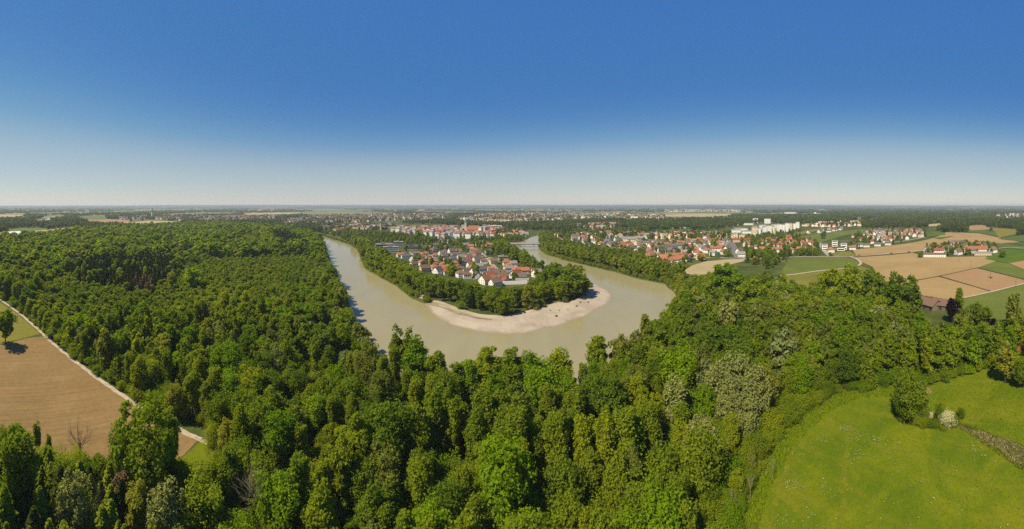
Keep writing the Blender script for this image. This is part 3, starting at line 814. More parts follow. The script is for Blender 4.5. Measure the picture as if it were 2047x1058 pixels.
for (x, yt, yb, rp, st, col, nm, lab) in LAND:
    X, Y, h = base_pos(x, yt, yb)
    R = rp * math.hypot(X, Y) / F * (1.25 if 'river front' in lab else 1.0)
    add_tree(X, Y, h, R / CR[st] / (h / 20), st, col, nm, lab, 'land', True)
    LMK.append((X, Y, R))
LMK = np.array(LMK)

# --- woods: jittered grids inside photo-traced regions on the ground
TIP = dense([(345,925),(370,912),(402,884),(436,905),(420,935),(392,952),(350,960)], 4)
sheet('grass_verge', [(345,925),(370,912),(402,883),(440,903),(425,935),(392,952),(350,960)], MEADOW, 0.08, 'small bright green grass verge at the tip of the ploughed field')
def scatter(poly_px, s, excl=(), path_gap=2.5, far=False):
    poly = dense(poly_px, 10)
    mn, mx = poly.min(0), poly.max(0)
    gx, gy = np.meshgrid(np.arange(mn[0], mx[0], s), np.arange(mn[1], mx[1], s * .9))
    gx[::2] += s / 2
    P = np.c_[gx.ravel(), gy.ravel()] + rng.uniform(-.42 * s, .42 * s, (gx.size, 2))
    P = P[pip(P, poly)]
    x, y = PX(P[:, 0], P[:, 1])
    P = P[(x > -45) & (x < 2092)]
    for e in list(excl) + CLEAR + [RIVER, TIP]:
        if len(P): P = P[~pip(P, e)]
    for q, w in PATHS:
        if len(P) and path_gap: P = P[dist_poly(P, q) > w / 2 + path_gap]
    return P

BIGWOOD = [(404,884),(300,831),(240,791),(170,742),(106,692),(84,668),(40,632),(0,603),(-60,560),(-60,500),(0,492),(60,484),(250,463),(430,454),(545,464),(590,468.5),(612,473.5),(640,492),
           (651,521),(666,561),(688,606),(712,662),(747,723),(806,779),(878,809),(1000,819),(1120,809),(1202,784),(1272,736),(1312,694),(1340,648),(1354,612),(1362,588),
           (1395,578),(1430,578),(1480,582),(1540,584),(1600,594),(1640,598),(1700,605),(1745,606),(1790,625),(1825,650),(1850,690),(1900,690),(1960,690),(2020,695),(2100,700),
           (2100,745),(2047,735),(1980,733),(1920,747),(1848,766),(1790,772),(1720,774),(1656,793),(1592,838),(1530,896),(1466,1050),(1406,1350),(-60,1350),(-60,945),(100,948),(200,948),(330,930),(368,914)]
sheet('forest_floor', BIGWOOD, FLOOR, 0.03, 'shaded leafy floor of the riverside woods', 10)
for px_line in ([(1456,1070),(1486,985),(1528,898),(1588,838),(1650,793),(1712,772),(1785,767)], [(1850,768),(1885,758),(1925,748),(1980,734)], [(44,628),(86,662),(110,686),(174,736),(244,786),(302,823),(352,850)]):
    q = smooth(GA(px_line), 6)
    for a, b in zip(q[:-1], q[1:]):
        for f_ in np.arange(0, 1, 2.6 / max(2.7, np.linalg.norm(b - a))):
            p_ = a + (b - a) * f_ + rng.normal(0, 1.3, 2)
            if px_line[0][0] == 44: p_ = p_ * (1 + 5.0 / np.linalg.norm(p_))
            add_tree(p_[0], p_[1], random.uniform(1.5, 4.5), random.uniform(1.2, 2.0), 'bush', random.choice(['mid green', 'bright green', 'yellow green', 'dark green']), 'shrub', zone='under')
def reg(*p): return dense(list(p), 6)
R_YOUNG = reg((40,632),(130,560),(300,590),(345,600),(360,545),(440,528),(620,522),(655,560),(620,600),(560,640),(430,640),(330,660),(240,650),(180,690),(106,690))
R_TALL = reg((-60,470),(250,455),(545,455),(640,480),(640,525),(440,530),(350,522),(330,560),(140,560),(60,560),(-60,560))
R_SPR = reg((138,545),(345,528),(352,570),(320,600),(262,606),(200,590),(150,585))
R_BROWN = reg((262,588),(302,584),(306,604),(266,608))
R_SPR2 = reg((540,480),(580,476),(600,500),(560,512))
R_LOWL = reg((-60,930),(110,930),(240,950),(262,1020),(255,1120),(250,1350),(-60,1350))
R_RIGHT = reg((1300,600),(1900,560),(2100,700),(2100,760),(1850,770),(1780,775),(1660,795),(1600,840),(1300,760))
R_EDGE = reg((1660,800),(1540,900),(1478,1060),(1420,1350),(1330,1350),(1400,1000),(1500,880),(1560,830),(1640,780))
R_FRONT = reg((700,760),(1300,720),(1300,960),(900,1000),(700,900))

def pick(r, table):
    u = r.random(); s = 0
    for w, *v in table:
        s += w
        if u < s: return v
    return table[-1][1:]
BROAD = [(.16,'dome','mid green'),(.10,'dome','bright green'),(.09,'dome','dark green'),(.22,'oval','mid green'),(.12,'oval','yellow green'),(.08,'oval','olive green'),(.09,'poplar','yellow green'),(.08,'poplar','mid green'),(.03,'willow','olive green'),(.03,'willow','silver green')]
RIGHTW = [(.22,'dome','mid green'),(.16,'dome','bright green'),(.16,'dome','dark green'),(.14,'oval','mid green'),(.10,'oval','olive green'),(.08,'poplar','yellow green'),(.08,'willow','olive green'),(.06,'willow','silver green')]
FRONT = [(.30,'poplar','yellow green'),(.14,'poplar','mid green'),(.10,'oval','yellow green'),(.10,'dome','mid green'),(.12,'dome','bright green'),(.12,'dome','dark green'),(.08,'poplar','mid green'),(.06,'willow','olive green')]
YOUNG = [(.40,'oval','mid green'),(.22,'oval','yellow green'),(.22,'column','mid green'),(.10,'oval','olive green'),(.06,'dome','bright green')]
TALL = [(.46,'dome','mid green'),(.18,'dome','dark green'),(.14,'dome','bright green'),(.12,'oval','mid green'),(.10,'oval','olive green')]
EDGE = [(.34,'bush','yellow green'),(.26,'bush','mid green'),(.2,'oval','yellow green'),(.2,'column','olive green')]
NAMES = {'poplar': 'poplar_tree', 'column': 'poplar_tree', 'willow': 'willow_tree', 'spruce': 'spruce_tree', 'bush': 'shrub'}

def far_from_land(P, k=0.85):
    d = np.full(len(P), True)
    for x, y, R in LMK: d &= np.hypot(P[:, 0] - x, P[:, 1] - y) > R * k + 1.2
    return P[d]

wood = scatter(BIGWOOD, 6.4)
wood = wood[~pip(wood, R_YOUNG) & ~pip(wood, R_SPR) & ~pip(wood, R_LOWL)]
lowl = scatter([(-60,930),(110,930),(240,950),(262,1020),(255,1120),(250,1350),(-60,1350)], 4.0)
wood = np.vstack([wood, lowl])
wood = far_from_land(wood)
for X, Y in wood:
    q = np.array([[X, Y]])
    d = math.hypot(X, Y)
    if d < 46: continue
    r = random
    if pip(q, R_LOWL)[0]:
        st, col = pick(r, [(.72,'spruce','bright needle'),(.16,'spruce','dark needle'),(.12,'dome','dark green')]); h = r.uniform(8.5, 14)
        h = max(3.0, min(h, H * (1 - (random.uniform(885, 935) - HOR) / (PX(X, Y)[1] - HOR))))
    elif pip(q, R_EDGE)[0]:
        st, col = pick(r, EDGE); h = r.uniform(3, 6.5) if st == 'bush' else r.uniform(6, 11)
    elif pip(q, R_TALL)[0]:
        if r.random() < .70: continue
        st, col = pick(r, TALL); h = r.uniform(17, 26)
        if pip(q, R_SPR2)[0]: st, col = 'spruce', 'dark needle'
    elif pip(q, R_FRONT)[0]:
        if r.random() < .30: continue
        st, col = pick(r, FRONT); h = r.uniform(13, 20)
    elif pip(q, R_RIGHT)[0]:
        if r.random() < .22: continue
        st, col = pick(r, RIGHTW); h = r.uniform(13, 20)
        if r.random() < .04: st, col = 'spruce', 'dark needle'
    else:
        if r.random() < .22: continue
        st, col = pick(r, BROAD); h = r.uniform(10, 19)
        if d < 130: h = r.uniform(10, 18)
    h = cap_h(X, Y, h)
    add_tree(X, Y, h, r.uniform(.8, 1.15) * (20 / h) ** .35 * (1.35 if st == 'bush' else 1.6 if d > 330 and pip(q, R_TALL)[0] else 1.25 if d > 240 else 1), st, col, NAMES.get(st, 'broadleaf_tree'), zone='wood')
for X, Y in far_from_land(scatter([(40,632),(130,560),(300,590),(345,600),(360,545),(440,528),(620,522),(655,560),(620,600),(560,640),(430,640),(330,660),(240,650),(180,690),(106,690)], 4.1)):
    st, col = pick(random, YOUNG)
    add_tree(X, Y, random.uniform(7.0, 11.5), random.uniform(1.15, 1.7), st, col, NAMES.get(st, 'broadleaf_tree'), zone='wood')
for X, Y in scatter([(138,545),(345,528),(352,570),(320,600),(262,606),(200,590),(150,585)], 5.0):
    st, col = ('spruce', 'brown') if pip(np.array([[X, Y]]), R_BROWN)[0] else (('spruce', 'dark needle') if random.random() < .88 else ('oval', 'mid green'))
    add_tree(X, Y, random.uniform(14, 20), random.uniform(.8, 1.1), st, col, NAMES.get(st, 'broadleaf_tree'), zone='wood')
for X, Y in scatter(BIGWOOD, 5.2):          # undergrowth closing the gaps near the camera
    d = math.hypot(X, Y)
    if d > 46 and random.random() < .9:
        add_tree(X, Y, cap_h(X, Y, random.uniform(3.5, 8.0) if d < 300 else random.uniform(4, 9)), random.uniform(1.3, 1.9), 'bush', random.choice(['mid green', 'mid green', 'bright green', 'yellow green']), 'shrub', zone='under')

# --- peninsula: belt of big trees, avenue along the left bank
PEN_L = [(692,489),(712,500),(722,520),(736,541),(778,565),(816,590),(850,604),(884,606),(925,622),(962,632),(1009,634),(1037,629),(1080,618),(1127,606),(1160,597),(1180,582),(1176,566),
         (1130,559),(1098,546),(1060,527),(1030,510),(1012,500),(985,502),(1000,520),(1050,540),(1085,552),(1090,575),(1040,592),(985,592),(940,583),(890,573),(850,560),(800,535),(768,516),(742,500),(715,488)]
for X, Y in far_from_land(scatter(PEN_L, 8.2, path_gap=1)):
    x, y = PX(X, Y)
    if random.random() < .12: continue
    edge = dist_poly(np.array([[X, Y]]), inner)[0]
    pc = np.interp(x, [690, 760, 800, 850, 900, 960, 1000, 1050, 1080, 1100, 1150, 1180], [486, 498, 520, 546, 560, 570, 576, 572, 548, 526, 536, 552])
    pen_max = H * (1 - (pc + random.uniform(-6, 8) - HOR) / (y - HOR)) if y > pc + 8 else 99
    if edge < 9 and random.random() < .6:
        st, col, h = 'bush', random.choice(['mid green', 'olive green', 'yellow green']), random.uniform(3.5, 7)
    elif x < 850 and y < 590:
        st, col = pick(random, [(.5,'dome','yellow green'),(.5,'dome','mid green')]); h = random.uniform(15, 19)
    else:
        st, col = pick(random, [(.30,'dome','mid green'),(.20,'dome','dark green'),(.22,'dome','yellow green'),(.16,'oval','mid green'),(.12,'oval','olive green')]); h = random.uniform(13, 20)
    h = max(2.5, min(h, pen_max))
    add_tree(X, Y, h, random.uniform(.95, 1.3) * (1.25 if h < 11 else 1), st, col, 'shrub' if st == 'bush' else 'riverside_tree', zone='pen')
# right bank belt
for X, Y in far_from_land(scatter([(1080,470),(1078,492),(1088,503),(1126,516),(1177,528),(1228,541),(1279,554),(1325,563),(1340,568),(1362,580),(1375,572),(1352,548),(1310,536),(1262,520),(1200,508),(1150,500),(1110,490),(1100,476)], 8.0, path_gap=1)):
    st, col = pick(random, [(.30,'dome','mid green'),(.2,'dome','dark green'),(.2,'oval','olive green'),(.15,'oval','mid green'),(.15,'willow','olive green')])
    add_tree(X, Y, random.uniform(11, 18), random.uniform(.9, 1.2), st, col, 'riverside_tree', zone='rb')
for line, cond in ((inner, lambda x, y: not (860 < x < 1190 and y > 560)), (outer, lambda x, y: x > 1075 and y < 600)):
    for i in range(len(line) - 1):
        a, b = line[i], line[i + 1]
        t = unit(b - a); n_ = np.array([-t[1], t[0]])
        if pip(np.array([a + n_ * 2]), RIVER)[0]: n_ = -n_
        for f_ in np.arange(0, 1, 3.2 / max(3.3, np.linalg.norm(b - a))):
            p_ = a + (b - a) * f_ + n_ * random.uniform(0.2, 4.0)
            x, y = PX(*p_)
            if not cond(x, y) or random.random() < .12 or 1018 < x < 1085 and y < 500: continue
            if 822 < x < 860 and 583 < y < 600: continue
            add_tree(p_[0], p_[1], random.uniform(2.5, 6.5), random.uniform(.9, 1.5), 'bush', random.choice(['mid green', 'olive green', 'yellow green']), 'shrub', zone='pen')
hq = smooth(GA([(1800,818),(1822,838),(1850,846),(1878,850),(1905,850)]), 8)
for a, b in zip(hq[:-1], hq[1:]):
    for f_ in np.arange(0, 1, 1.5 / max(1.6, np.linalg.norm(b - a))):
        p_ = a + (b - a) * f_ + rng.normal(0, 1.1, 2)
        add_tree(p_[0], p_[1], random.uniform(1.2, 3.4), random.uniform(1.1, 1.9), 'bush', random.choice(['mid green', 'dark green', 'yellow green', 'olive green']), 'shrub', zone='under')
# hedge bushes between the two meadows, some in flower
for (x, yt, yb, rp, col, lab) in [(1800,788,822,14,'yellow green','yellowish hedge shrub at the meadow tip'),(1822,805,836,13,'yellow green','leafy hedge shrub below the round meadow tree'),
        (1834,815,838,10,'cream blossom','small hawthorn in cream blossom, left of the three'),(1850,818,844,11,'yellow green','green shrub between the flowering hawthorns'),
        (1862,822,842,9,'cream blossom','middle hawthorn in cream blossom in the hedge'),(1878,800,850,10,'dark green','upright dark shrub beside the big flowering hawthorn'),
        (1893,820,853,14,'cream blossom','largest hawthorn in cream blossom at the hedge end'),(1922,815,836,8,'dark green','lone dark bush in the pasture by the reeds')]:
    X, Y, h = base_pos(x, yt, yb)
    add_tree(X, Y, h, rp * math.hypot(X, Y) / F / CR['bush'] / (h / 20), 'bush', col, 'shrub', lab, 'land', True)

# ------------------------------------------------------------------ buildings
WALL = {n: plain('wall_' + n, c, 0.85, 0.06, 0.8) for n, c in {'white': (0.98, 0.96, 0.91), 'cream': (0.86, 0.74, 0.54), 'pink': (0.78, 0.52, 0.42), 'grey': (0.56, 0.55, 0.52)}.items()}
def roof_mat(name, c):
    k = NT(name); p = k.coord()
    n = k.noise(k.mapped(p, (1, 1, 4)), 1.2, 4, 0.7)
    oi = k.n('ShaderNodeObjectInfo')
    b = k.ramp(n, [(0.3, tuple(v * .78 for v in c)), (0.7, tuple(v * 1.15 for v in c))])
    t = k.ramp(oi.outputs['Random'], [(0, (.8, .82, .85)), (1, (1.15, 1.1, 1.05))])
    return k.base(k.mix(1.0, b, t, 'MULTIPLY'), 0.85, 0.2)
ROOF = {n: roof_mat('roof_' + n.replace(' ', '_'), c) for n, c in {'orange': (0.37, 0.150, 0.082), 'red': (0.30, 0.088, 0.05), 'brown': (0.20, 0.125, 0.09), 'dark grey': (0.135, 0.128, 0.125), 'light grey': (0.27, 0.26, 0.25)}.items()}
GLASS = NT('window_glass').base((0.035, 0.042, 0.05), 0.12, 0.6)
CHIM = plain('chimney_brick', (0.25, 0.13, 0.09), 0.9)
CONC = plain('concrete', (0.13, 0.115, 0.10), 0.9)
STEEL = plain('dark_metal', (0.06, 0.06, 0.065), 0.5)
COPPER = plain('verdigris', (0.20, 0.27, 0.23), 0.6)

def boxv(x0, x1, y0, y1, z0, z1):
    v = [(x0,y0,z0),(x1,y0,z0),(x1,y1,z0),(x0,y1,z0),(x0,y0,z1),(x1,y0,z1),(x1,y1,z1),(x0,y1,z1)]
    f = [(0,3,2,1),(4,5,6,7),(0,1,5,4),(1,2,6,5),(2,3,7,6),(3,0,4,7)]
    return v, f
class MB:
    def __init__(s): s.v, s.f = [], []
    def box(s, *a):
        v, f = boxv(*a); o = len(s.v); s.v += v; s.f += [tuple(i + o for i in q) for q in f]; return s
    def raw(s, v, f):
        o = len(s.v); s.v += [tuple(p) for p in v]; s.f += [tuple(i + o for i in q) for q in f]; return s
    def me(s, name, m): return mesh(name, s.v, s.f, [m])

def wins(L, W, hw, storeys, gap=2.6, sill=0.9, ht=1.25, wd=1.0):
    """window panes standing 3 cm proud of all four walls"""
    m = MB(); e = 0.04
    for s in range(storeys):
        z0 = s * (hw / storeys) + sill; z1 = z0 + ht
        n = max(1, int(L / gap))
        for i in range(n):
            x = -L / 2 + (i + .5) * L / n
            m.box(x - wd / 2, x + wd / 2, -W / 2 - e, -W / 2 + .1, z0, z1)
            m.box(x - wd / 2, x + wd / 2, W / 2 - .1, W / 2 + e, z0, z1)
        n = max(1, int(W / gap))
        for i in range(n):
            y = -W / 2 + (i + .5) * W / n
            m.box(-L / 2 - e, -L / 2 + .1, y - wd / 2, y + wd / 2, z0, z1)
            m.box(L / 2 - .1, L / 2 + e, y - wd / 2, y + wd / 2, z0, z1)
    return m

def house_meshes(L, W, hw, pitch, storeys, hip=False, key=''):
    """gable (or hipped) house: walls, roof, chimney, panes"""
    hr = W / 2 * math.tan(pitch)
    wv = [(-L/2,-W/2,0),(L/2,-W/2,0),(L/2,W/2,0),(-L/2,W/2,0),(-L/2,-W/2,hw),(L/2,-W/2,hw),(L/2,W/2,hw),(-L/2,W/2,hw)]
    wf = [(0,1,5,4),(2,3,7,6),(1,2,6,5),(3,0,4,7)]
    if not hip:
        wv += [(-L/2,0,hw+hr),(L/2,0,hw+hr)]
        wf[2] = (1,2,6,9,5); wf[3] = (3,0,4,8,7)
    wall = mesh('wall', wv, wf, [WALL['white']])
    ov, th = 0.6, 0.28
    ex, ey = L/2 + ov, W/2 + ov
    zb = hw - ov * math.tan(pitch) + 0.05
    zt = hw + hr + 0.05
    rx = (L/2 - W/2 * .8) if hip else ex
    rv = []
    for dz in (0, th):
        rv += [(-ex,-ey,zb+dz),(ex,-ey,zb+dz),(ex,ey,zb+dz),(-ex,ey,zb+dz),(-rx,0,zt+dz),(rx,0,zt+dz)]
    rf = [(6,7,11,10),(8,9,10,11),(1,0,4,5),(3,2,5,4),(0,1,7,6),(2,3,9,8)]
    if hip: rf += [(7,8,11),(9,6,10),(2,1,5),(0,3,4),(1,2,8,7),(3,0,6,9)]
    else: rf += [(1,5,11,7),(5,2,8,11),(4,0,6,10),(3,4,10,9)]
    roof = mesh('roof', rv, rf, [ROOF['orange']])
    ch = MB().box(L*.18, L*.18+.8, W*.12, W*.12+.7, hw, hw+hr+1.1)
    ch.box(L*.18-.08, L*.18+.88, W*.12-.08, W*.12+.78, hw+hr+1.1, hw+hr+1.25)
    return dict(wall=wall, roof=roof, chimney=ch.me('chimney', CHIM), win=wins(L, W, hw, storeys).me('window_pane', GLASS), L=L, W=W, top=hw+hr)

HT = [house_meshes(11, 9, 5.2, math.radians(38), 2), house_meshes(13, 9, 4.6, math.radians(32), 2), house_meshes(10, 10, 5.0, math.radians(42), 2),
      house_meshes(12, 10, 5.6, math.radians(26), 2), house_meshes(10.5, 9.5, 5.6, math.radians(33), 2, True), house_meshes(16, 10, 5.6, math.radians(30), 2),
      house_meshes(24, 11, 6.0, math.radians(28), 2), house_meshes(18, 12, 8.5, math.radians(30), 3)]

LANDM = [('flat grey school', 795, 495), ('church nave', 945, 466), ('river bridge', 1050, 489), ('brown house in the wood garden', 1868, 612), ('farm barn', 1955, 500),
         ('wide grey street', 1470, 502), ('long white wall', 1340, 462), ('tall white blocks', 1540, 458), ('gravel bar tip', 1200, 580), ('flat roofed hall', 1005, 522),
         ('long white village wall', 1022, 566), ('grey cube blocks', 1655, 490), ('white film field', 40, 467), ('single bright yellow tree', 1402, 517),
         ('red hall roof', 1360, 473), ('pale dome hall', 1165, 470), ('white end wall house', 1338, 497), ('field junction', 1702, 512), ('pale square tower', 762, 455), ('slate office block', 1222, 466)]
USED = {}
def where(x, y, desc, pool=LANDM):
    """words that place a thing beside a landmark, told apart by an ordinal"""
    nm, lx, ly = min(pool, key=lambda q: (q[1] - x) ** 2 + ((q[2] - y) * 2.2) ** 2)
    dx, dy = x - lx, (y - ly) * 2.2
    rel = ('right of' if dx > 0 else 'left of') if abs(dx) > abs(dy) else ('in front of' if dy > 0 else 'behind')
    return desc, rel, nm, dx * dx + dy * dy
ONES = ['first', 'second', 'third', 'fourth', 'fifth', 'sixth', 'seventh', 'eighth', 'ninth']
ORD = ['nearest'] + ONES[1:] + ['tenth', 'eleventh', 'twelfth', 'thirteenth', 'fourteenth', 'fifteenth', 'sixteenth', 'seventeenth', 'eighteenth', 'nineteenth']
for tens, tenth in (('twenty', 'twentieth'), ('thirty', 'thirtieth'), ('forty', 'fortieth'), ('fifty', 'fiftieth'), ('sixty', 'sixtieth'), ('seventy', 'seventieth')):
    ORD += [tenth] + [tens + ' ' + w for w in ONES]
PENDING = []
def finish_labels():
    g = {}
    for o, (desc, rel, nm, d) in PENDING: g.setdefault((desc, rel, nm), []).append((d, o))
    for (desc, rel, nm), L in g.items():
        L.sort(key=lambda q: q[0])
        for i, (d, o) in enumerate(L):
            pre = (ORD[min(i, len(ORD) - 1)] + ' ') if len(L) > 1 else ''
            o['label'] = f'{pre}{desc} {rel} the {nm}'

def house(x, y, typ, roof, wall, yaw, scale=1.0, group='houses of the villages', label=None, name='house'):
    X, Y, _ = G(x, y)
    m = HT[typ]
    o = empty(name, (X, Y, 0), yaw); o.scale = (scale, scale, scale)
    for part, me, mt in (('wall', m['wall'], WALL[wall]), ('roof', m['roof'], ROOF[roof])):
        c = obj(part, me, o); c.material_slots[0].link = 'OBJECT'; c.material_slots[0].material = mt
        if part == 'roof': rf = c
    obj('chimney', m['chimney'], rf)
    tag(obj('window_pane', m['win'], o), kind='stuff')
    tag(o, label, 'house', group)
    if not label: PENDING.append((o, where(x, y, f'{roof.replace("dark ", "").replace("light ", "pale ")} roofed {wall} house')))
    HPOS.append((X, Y, max(m['L'], m['W']) * .6 * scale))
    return o
HPOS = []
def zyaw(x):        # facing the camera at this azimuth
    return -(x - 1023.5) / F
rnd = random.Random(5)
# peninsula village, house by house (photo pixels of the footprint)
PEN = [(800,515,0,'orange','white',.2),(810,518,3,'dark grey','white',.1),(827,522,0,'dark grey','white',.9),(842,519,3,'red','white',.2),(844,531,4,'orange','white',.3),(866,526,6,'orange','cream',-.1),
 (827,534,0,'brown','white',.6),(832,512,3,'brown','white',.1),(856,498,1,'orange','white',.2),(871,495,0,'dark grey','white',.4),(870,516,4,'orange','white',0),(868,503,0,'dark grey','white',.5),
 (882,510,0,'light grey','white',.9),(888,499,1,'orange','white',.2),(886,535,4,'orange','white',.2),(868,542,4,'orange','white',.4),(886,544,0,'orange','white',.2),(875,548,2,'dark grey','white',.8),
 (848,543,0,'brown','pink',.5),(792,523,5,'brown','white',.5),(804,530,5,'brown','white',.45),(891,524,0,'dark grey','white',.7),
 (910,532,4,'orange','white',.1),(926,529,1,'dark grey','white',.3),(952,525,2,'dark grey','cream',.7),(967,527,4,'brown','white',.2),(917,544,3,'brown','pink',.1),(921,554,4,'brown','white',.5),
 (899,540,0,'light grey','white',.2),(933,549,0,'dark grey','white',.3),(948,551,2,'light grey','white',.8),(957,538,1,'light grey','white',.1),(964,545,0,'dark grey','white',.2),(934,556,4,'brown','white',.3),
 (969,567,2,'orange','white',.9),(988,564,3,'brown','white',.2),(990,573,0,'brown','white',.5),(982,541,5,'orange','white',.15),(974,551,5,'dark grey','white',.2),(989,553,0,'dark grey','white',.3),(999,552,1,'orange','cream',.5),
 (1013,531,4,'orange','white',.3),(1016,543,3,'light grey','white',.4),(1034,547,4,'orange','white',.6),(1030,556,2,'red','white',.9),(1049,547,0,'orange','pink',.2),(1060,545,1,'brown','white',.6),(1070,548,0,'brown','pink',.5),(1074,553,0,'light grey','white',.7),
 (1026,532,0,'light grey','white',.4),(986,528,0,'brown','cream',.2),(937,519,2,'dark grey','white',.4),(921,520,0,'light grey','white',.3),(905,523,0,'dark grey','white',.5),(902,507,2,'dark grey','white',.6),(917,507,0,'brown','pink',.1),
 (908,514,0,'brown','pink',.4),(930,494,0,'light grey','pink',.3),(890,517,0,'dark grey','white',.3),(946,504,1,'orange','white',.2),(941,497,0,'orange','white',.1),(954,491,4,'orange','white',.3),(962,490,2,'light grey','white',.5),
 (968,497,0,'orange','white',.2),(979,493,1,'orange','cream',.2),(973,488,5,'brown','grey',.1),(948,491,0,'dark grey','white',.1),(954,511,0,'brown','cream',.3),(883,484,2,'brown','white',.8),(898,486,0,'light grey','white',.2),
 (1044,566,6,'light grey','white',.15),(942,536,0,'brown','white',.4),(1005,560,0,'brown','white',.3),(1042,561,0,'dark grey','white',.1)]
for (x, y, t_, r_, w_, a) in PEN:
    house(x, y, t_, r_, w_, zyaw(x) + a + rnd.uniform(-.15, .15), rnd.uniform(.76, .9) * (.66 if t_ > 4 else 1), 'houses of the peninsula village')

def estate(poly, s, roofs, yaw0, types, walls, group, jit=.2, sc_=(.85, 1.05), n_max=999):
    P = scatter(poly, s, path_gap=5)
    P = P[np.argsort(np.hypot(P[:, 0], P[:, 1]))]
    for X, Y in P[:n_max]:
        if any((X - a) ** 2 + (Y - b) ** 2 < (c + 7 * sc_[0]) ** 2 for a, b, c in HPOS): continue
        x, y = PX(X, Y)
        house(x, y, rnd.choice(types), rnd.choice(roofs), rnd.choice(walls), yaw0 + rnd.choice((0, 1.571)) + rnd.uniform(-jit, jit), rnd.uniform(*sc_), group)
WW = ['white'] * 5 + ['cream'] * 2 + ['pink']
def sel(*a): return [c for c, n in a for _ in range(n)]
estate([(800,512),(850,496),(900,486),(960,484),(990,492),(978,512),(1000,524),(1060,540),(1082,552),(1050,566),(985,573),(930,560),(880,548),(840,532)], 15, sel(('orange', 3), ('red', 3), ('dark grey', 2), ('brown', 3), ('light grey', 1)), .3, [0, 1, 2, 4], WW, 'houses of the peninsula village', sc_=(.68, .82), n_max=70)
# right bank: named houses first
RBK = [(1328,500,2,'dark grey','white',.9),(1311,499,4,'orange','white',0),(1338,497,0,'dark grey','white',.3),(1360,497,6,'dark grey','grey',.1),(1378,489,4,'red','white',.2),(1362,489,1,'orange','white',.1),
 (1388,505,0,'orange','cream',.1),(1430,503,5,'orange','white',.1),(1436,489,1,'orange','cream',.3),(1446,497,4,'orange','cream',.1),(1345,518,5,'orange','white',.2),(1362,516,1,'orange','white',.5),(1333,528,5,'orange','white',.15),
 (1357,524,0,'orange','white',.6),(1381,518,4,'red','white',.2),(1400,519,0,'orange','cream',.6),(1326,522,0,'orange','pink',.1),(1347,526,0,'orange','white',.5),(1270,530,2,'brown','white',.8),(1274,521,0,'orange','white',.5),(1265,515,0,'dark grey','white',.2),
 (1234,517,1,'dark grey','white',.1),(1252,505,2,'orange','white',.9),(1207,502,2,'brown','white',.9),(1224,505,0,'dark grey','white',.4),(1243,524,0,'light grey','white',.3),(1300,514,0,'brown','white',.2),(1277,526,0,'brown','white',.3),
 (1356,474,7,'red','white',.05),(1415,473,5,'orange','white',.1),(1140,490,0,'dark grey','white',.2),(1124,488,0,'brown','white',.4),(1150,479,7,'brown','white',.1),(1164,478,4,'orange','white',.2),(1183,497,0,'dark grey','white',.3),(1166,498,0,'brown','white',.2),(1142,494,1,'light grey','white',.1),
 (1277,484,7,'light grey','cream',.1),(1262,486,7,'light grey','cream',.1),(1296,477,7,'light grey','white',.1),(1252,485,7,'light grey','cream',.05),(1118,473,0,'orange','cream',.4),(1320,490,0,'brown','white',.3)]
for (x, y, t_, r_, w_, a) in RBK:
    house(x, y, t_, r_, w_, zyaw(x) + a, rnd.uniform(.9, 1.05), 'houses of the right bank village')
estate([(1105,476),(1180,472),(1262,470),(1300,470),(1390,472),(1458,478),(1462,508),(1420,512),(1395,520),(1350,531),(1290,522),(1235,510),(1180,500),(1120,488)], 19,
       sel(('orange', 2), ('dark grey', 4), ('brown', 3), ('light grey', 2)), .35, [0, 0, 1, 2, 3, 4], WW, 'houses of the right bank village', n_max=150)
RE = [(1514,497,1,'orange','white',.1),(1527,503,5,'orange','white',.05),(1553,505,5,'orange','white',.1),(1575,499,1,'orange','white',.1),(1580,505,4,'orange','white',.3),(1602,503,5,'orange','white',.0),(1624,500,4,'orange','white',.5),(1628,491,1,'red','white',.2),
 (1607,494,2,'red','white',.6),(1585,492,1,'orange','white',.2),(1560,494,1,'red','white',.1),(1540,494,1,'orange','white',.5),(1492,493,2,'orange','white',.6),(1472,484,5,'red','pink',.05),(1494,484,5,'red','pink',.05),(1478,507,2,'brown','white',.8),(1482,514,0,'light grey','white',.2),
 (1577,478,1,'red','white',.1),(1578,484,1,'red','white',.1),(1568,477,1,'dark grey','white',.1),(1550,480,1,'dark grey','white',.1),(1536,483,0,'red','white',.2),(1522,487,0,'red','white',.3),(1660,505,4,'orange','white',.4),(1704,499,1,'orange','white',.05),(1719,493,1,'dark grey','white',.1),
 (1706,475,4,'orange','cream',.1),(1742,487,4,'red','white',.3),(1771,485,1,'dark grey','white',.05),(1732,494,1,'dark grey','white',.05),(1754,492,1,'dark grey','white',.05),(1775,490,1,'dark grey','white',.05),(1790,479,2,'orange','white',.3),(1718,481,1,'red','pink',.1),(1773,470,1,'orange','white',.2),(1789,468,1,'orange','white',.2)]
for (x, y, t_, r_, w_, a) in RE:
    house(x, y, t_, r_, w_, zyaw(x) + a, rnd.uniform(.85, 1.0), 'houses of the right estates')
estate([(1725,470),(1750,462),(1800,456),(1845,463),(1852,474),(1800,484),(1750,486)], 21, sel(('orange', 3), ('dark grey', 4), ('brown', 2), ('light grey', 2)), .6, [0, 0, 2, 4], WW, 'houses of the right estates', n_max=95)
estate([(1590,484),(1625,482),(1632,492),(1560,492),(1500,484),(1540,480)], 20, sel(('orange', 3), ('red', 3), ('dark grey', 1)), .3, [0, 1, 4], ['white'], 'houses of the right estates', n_max=26)
estate([(1610,463),(1640,459),(1690,457),(1690,463),(1650,466),(1612,468)], 30, sel(('orange', 4), ('dark grey', 2), ('red', 2)), .3, [0, 1, 2, 4], ['white'], 'houses of the right estates', n_max=22)
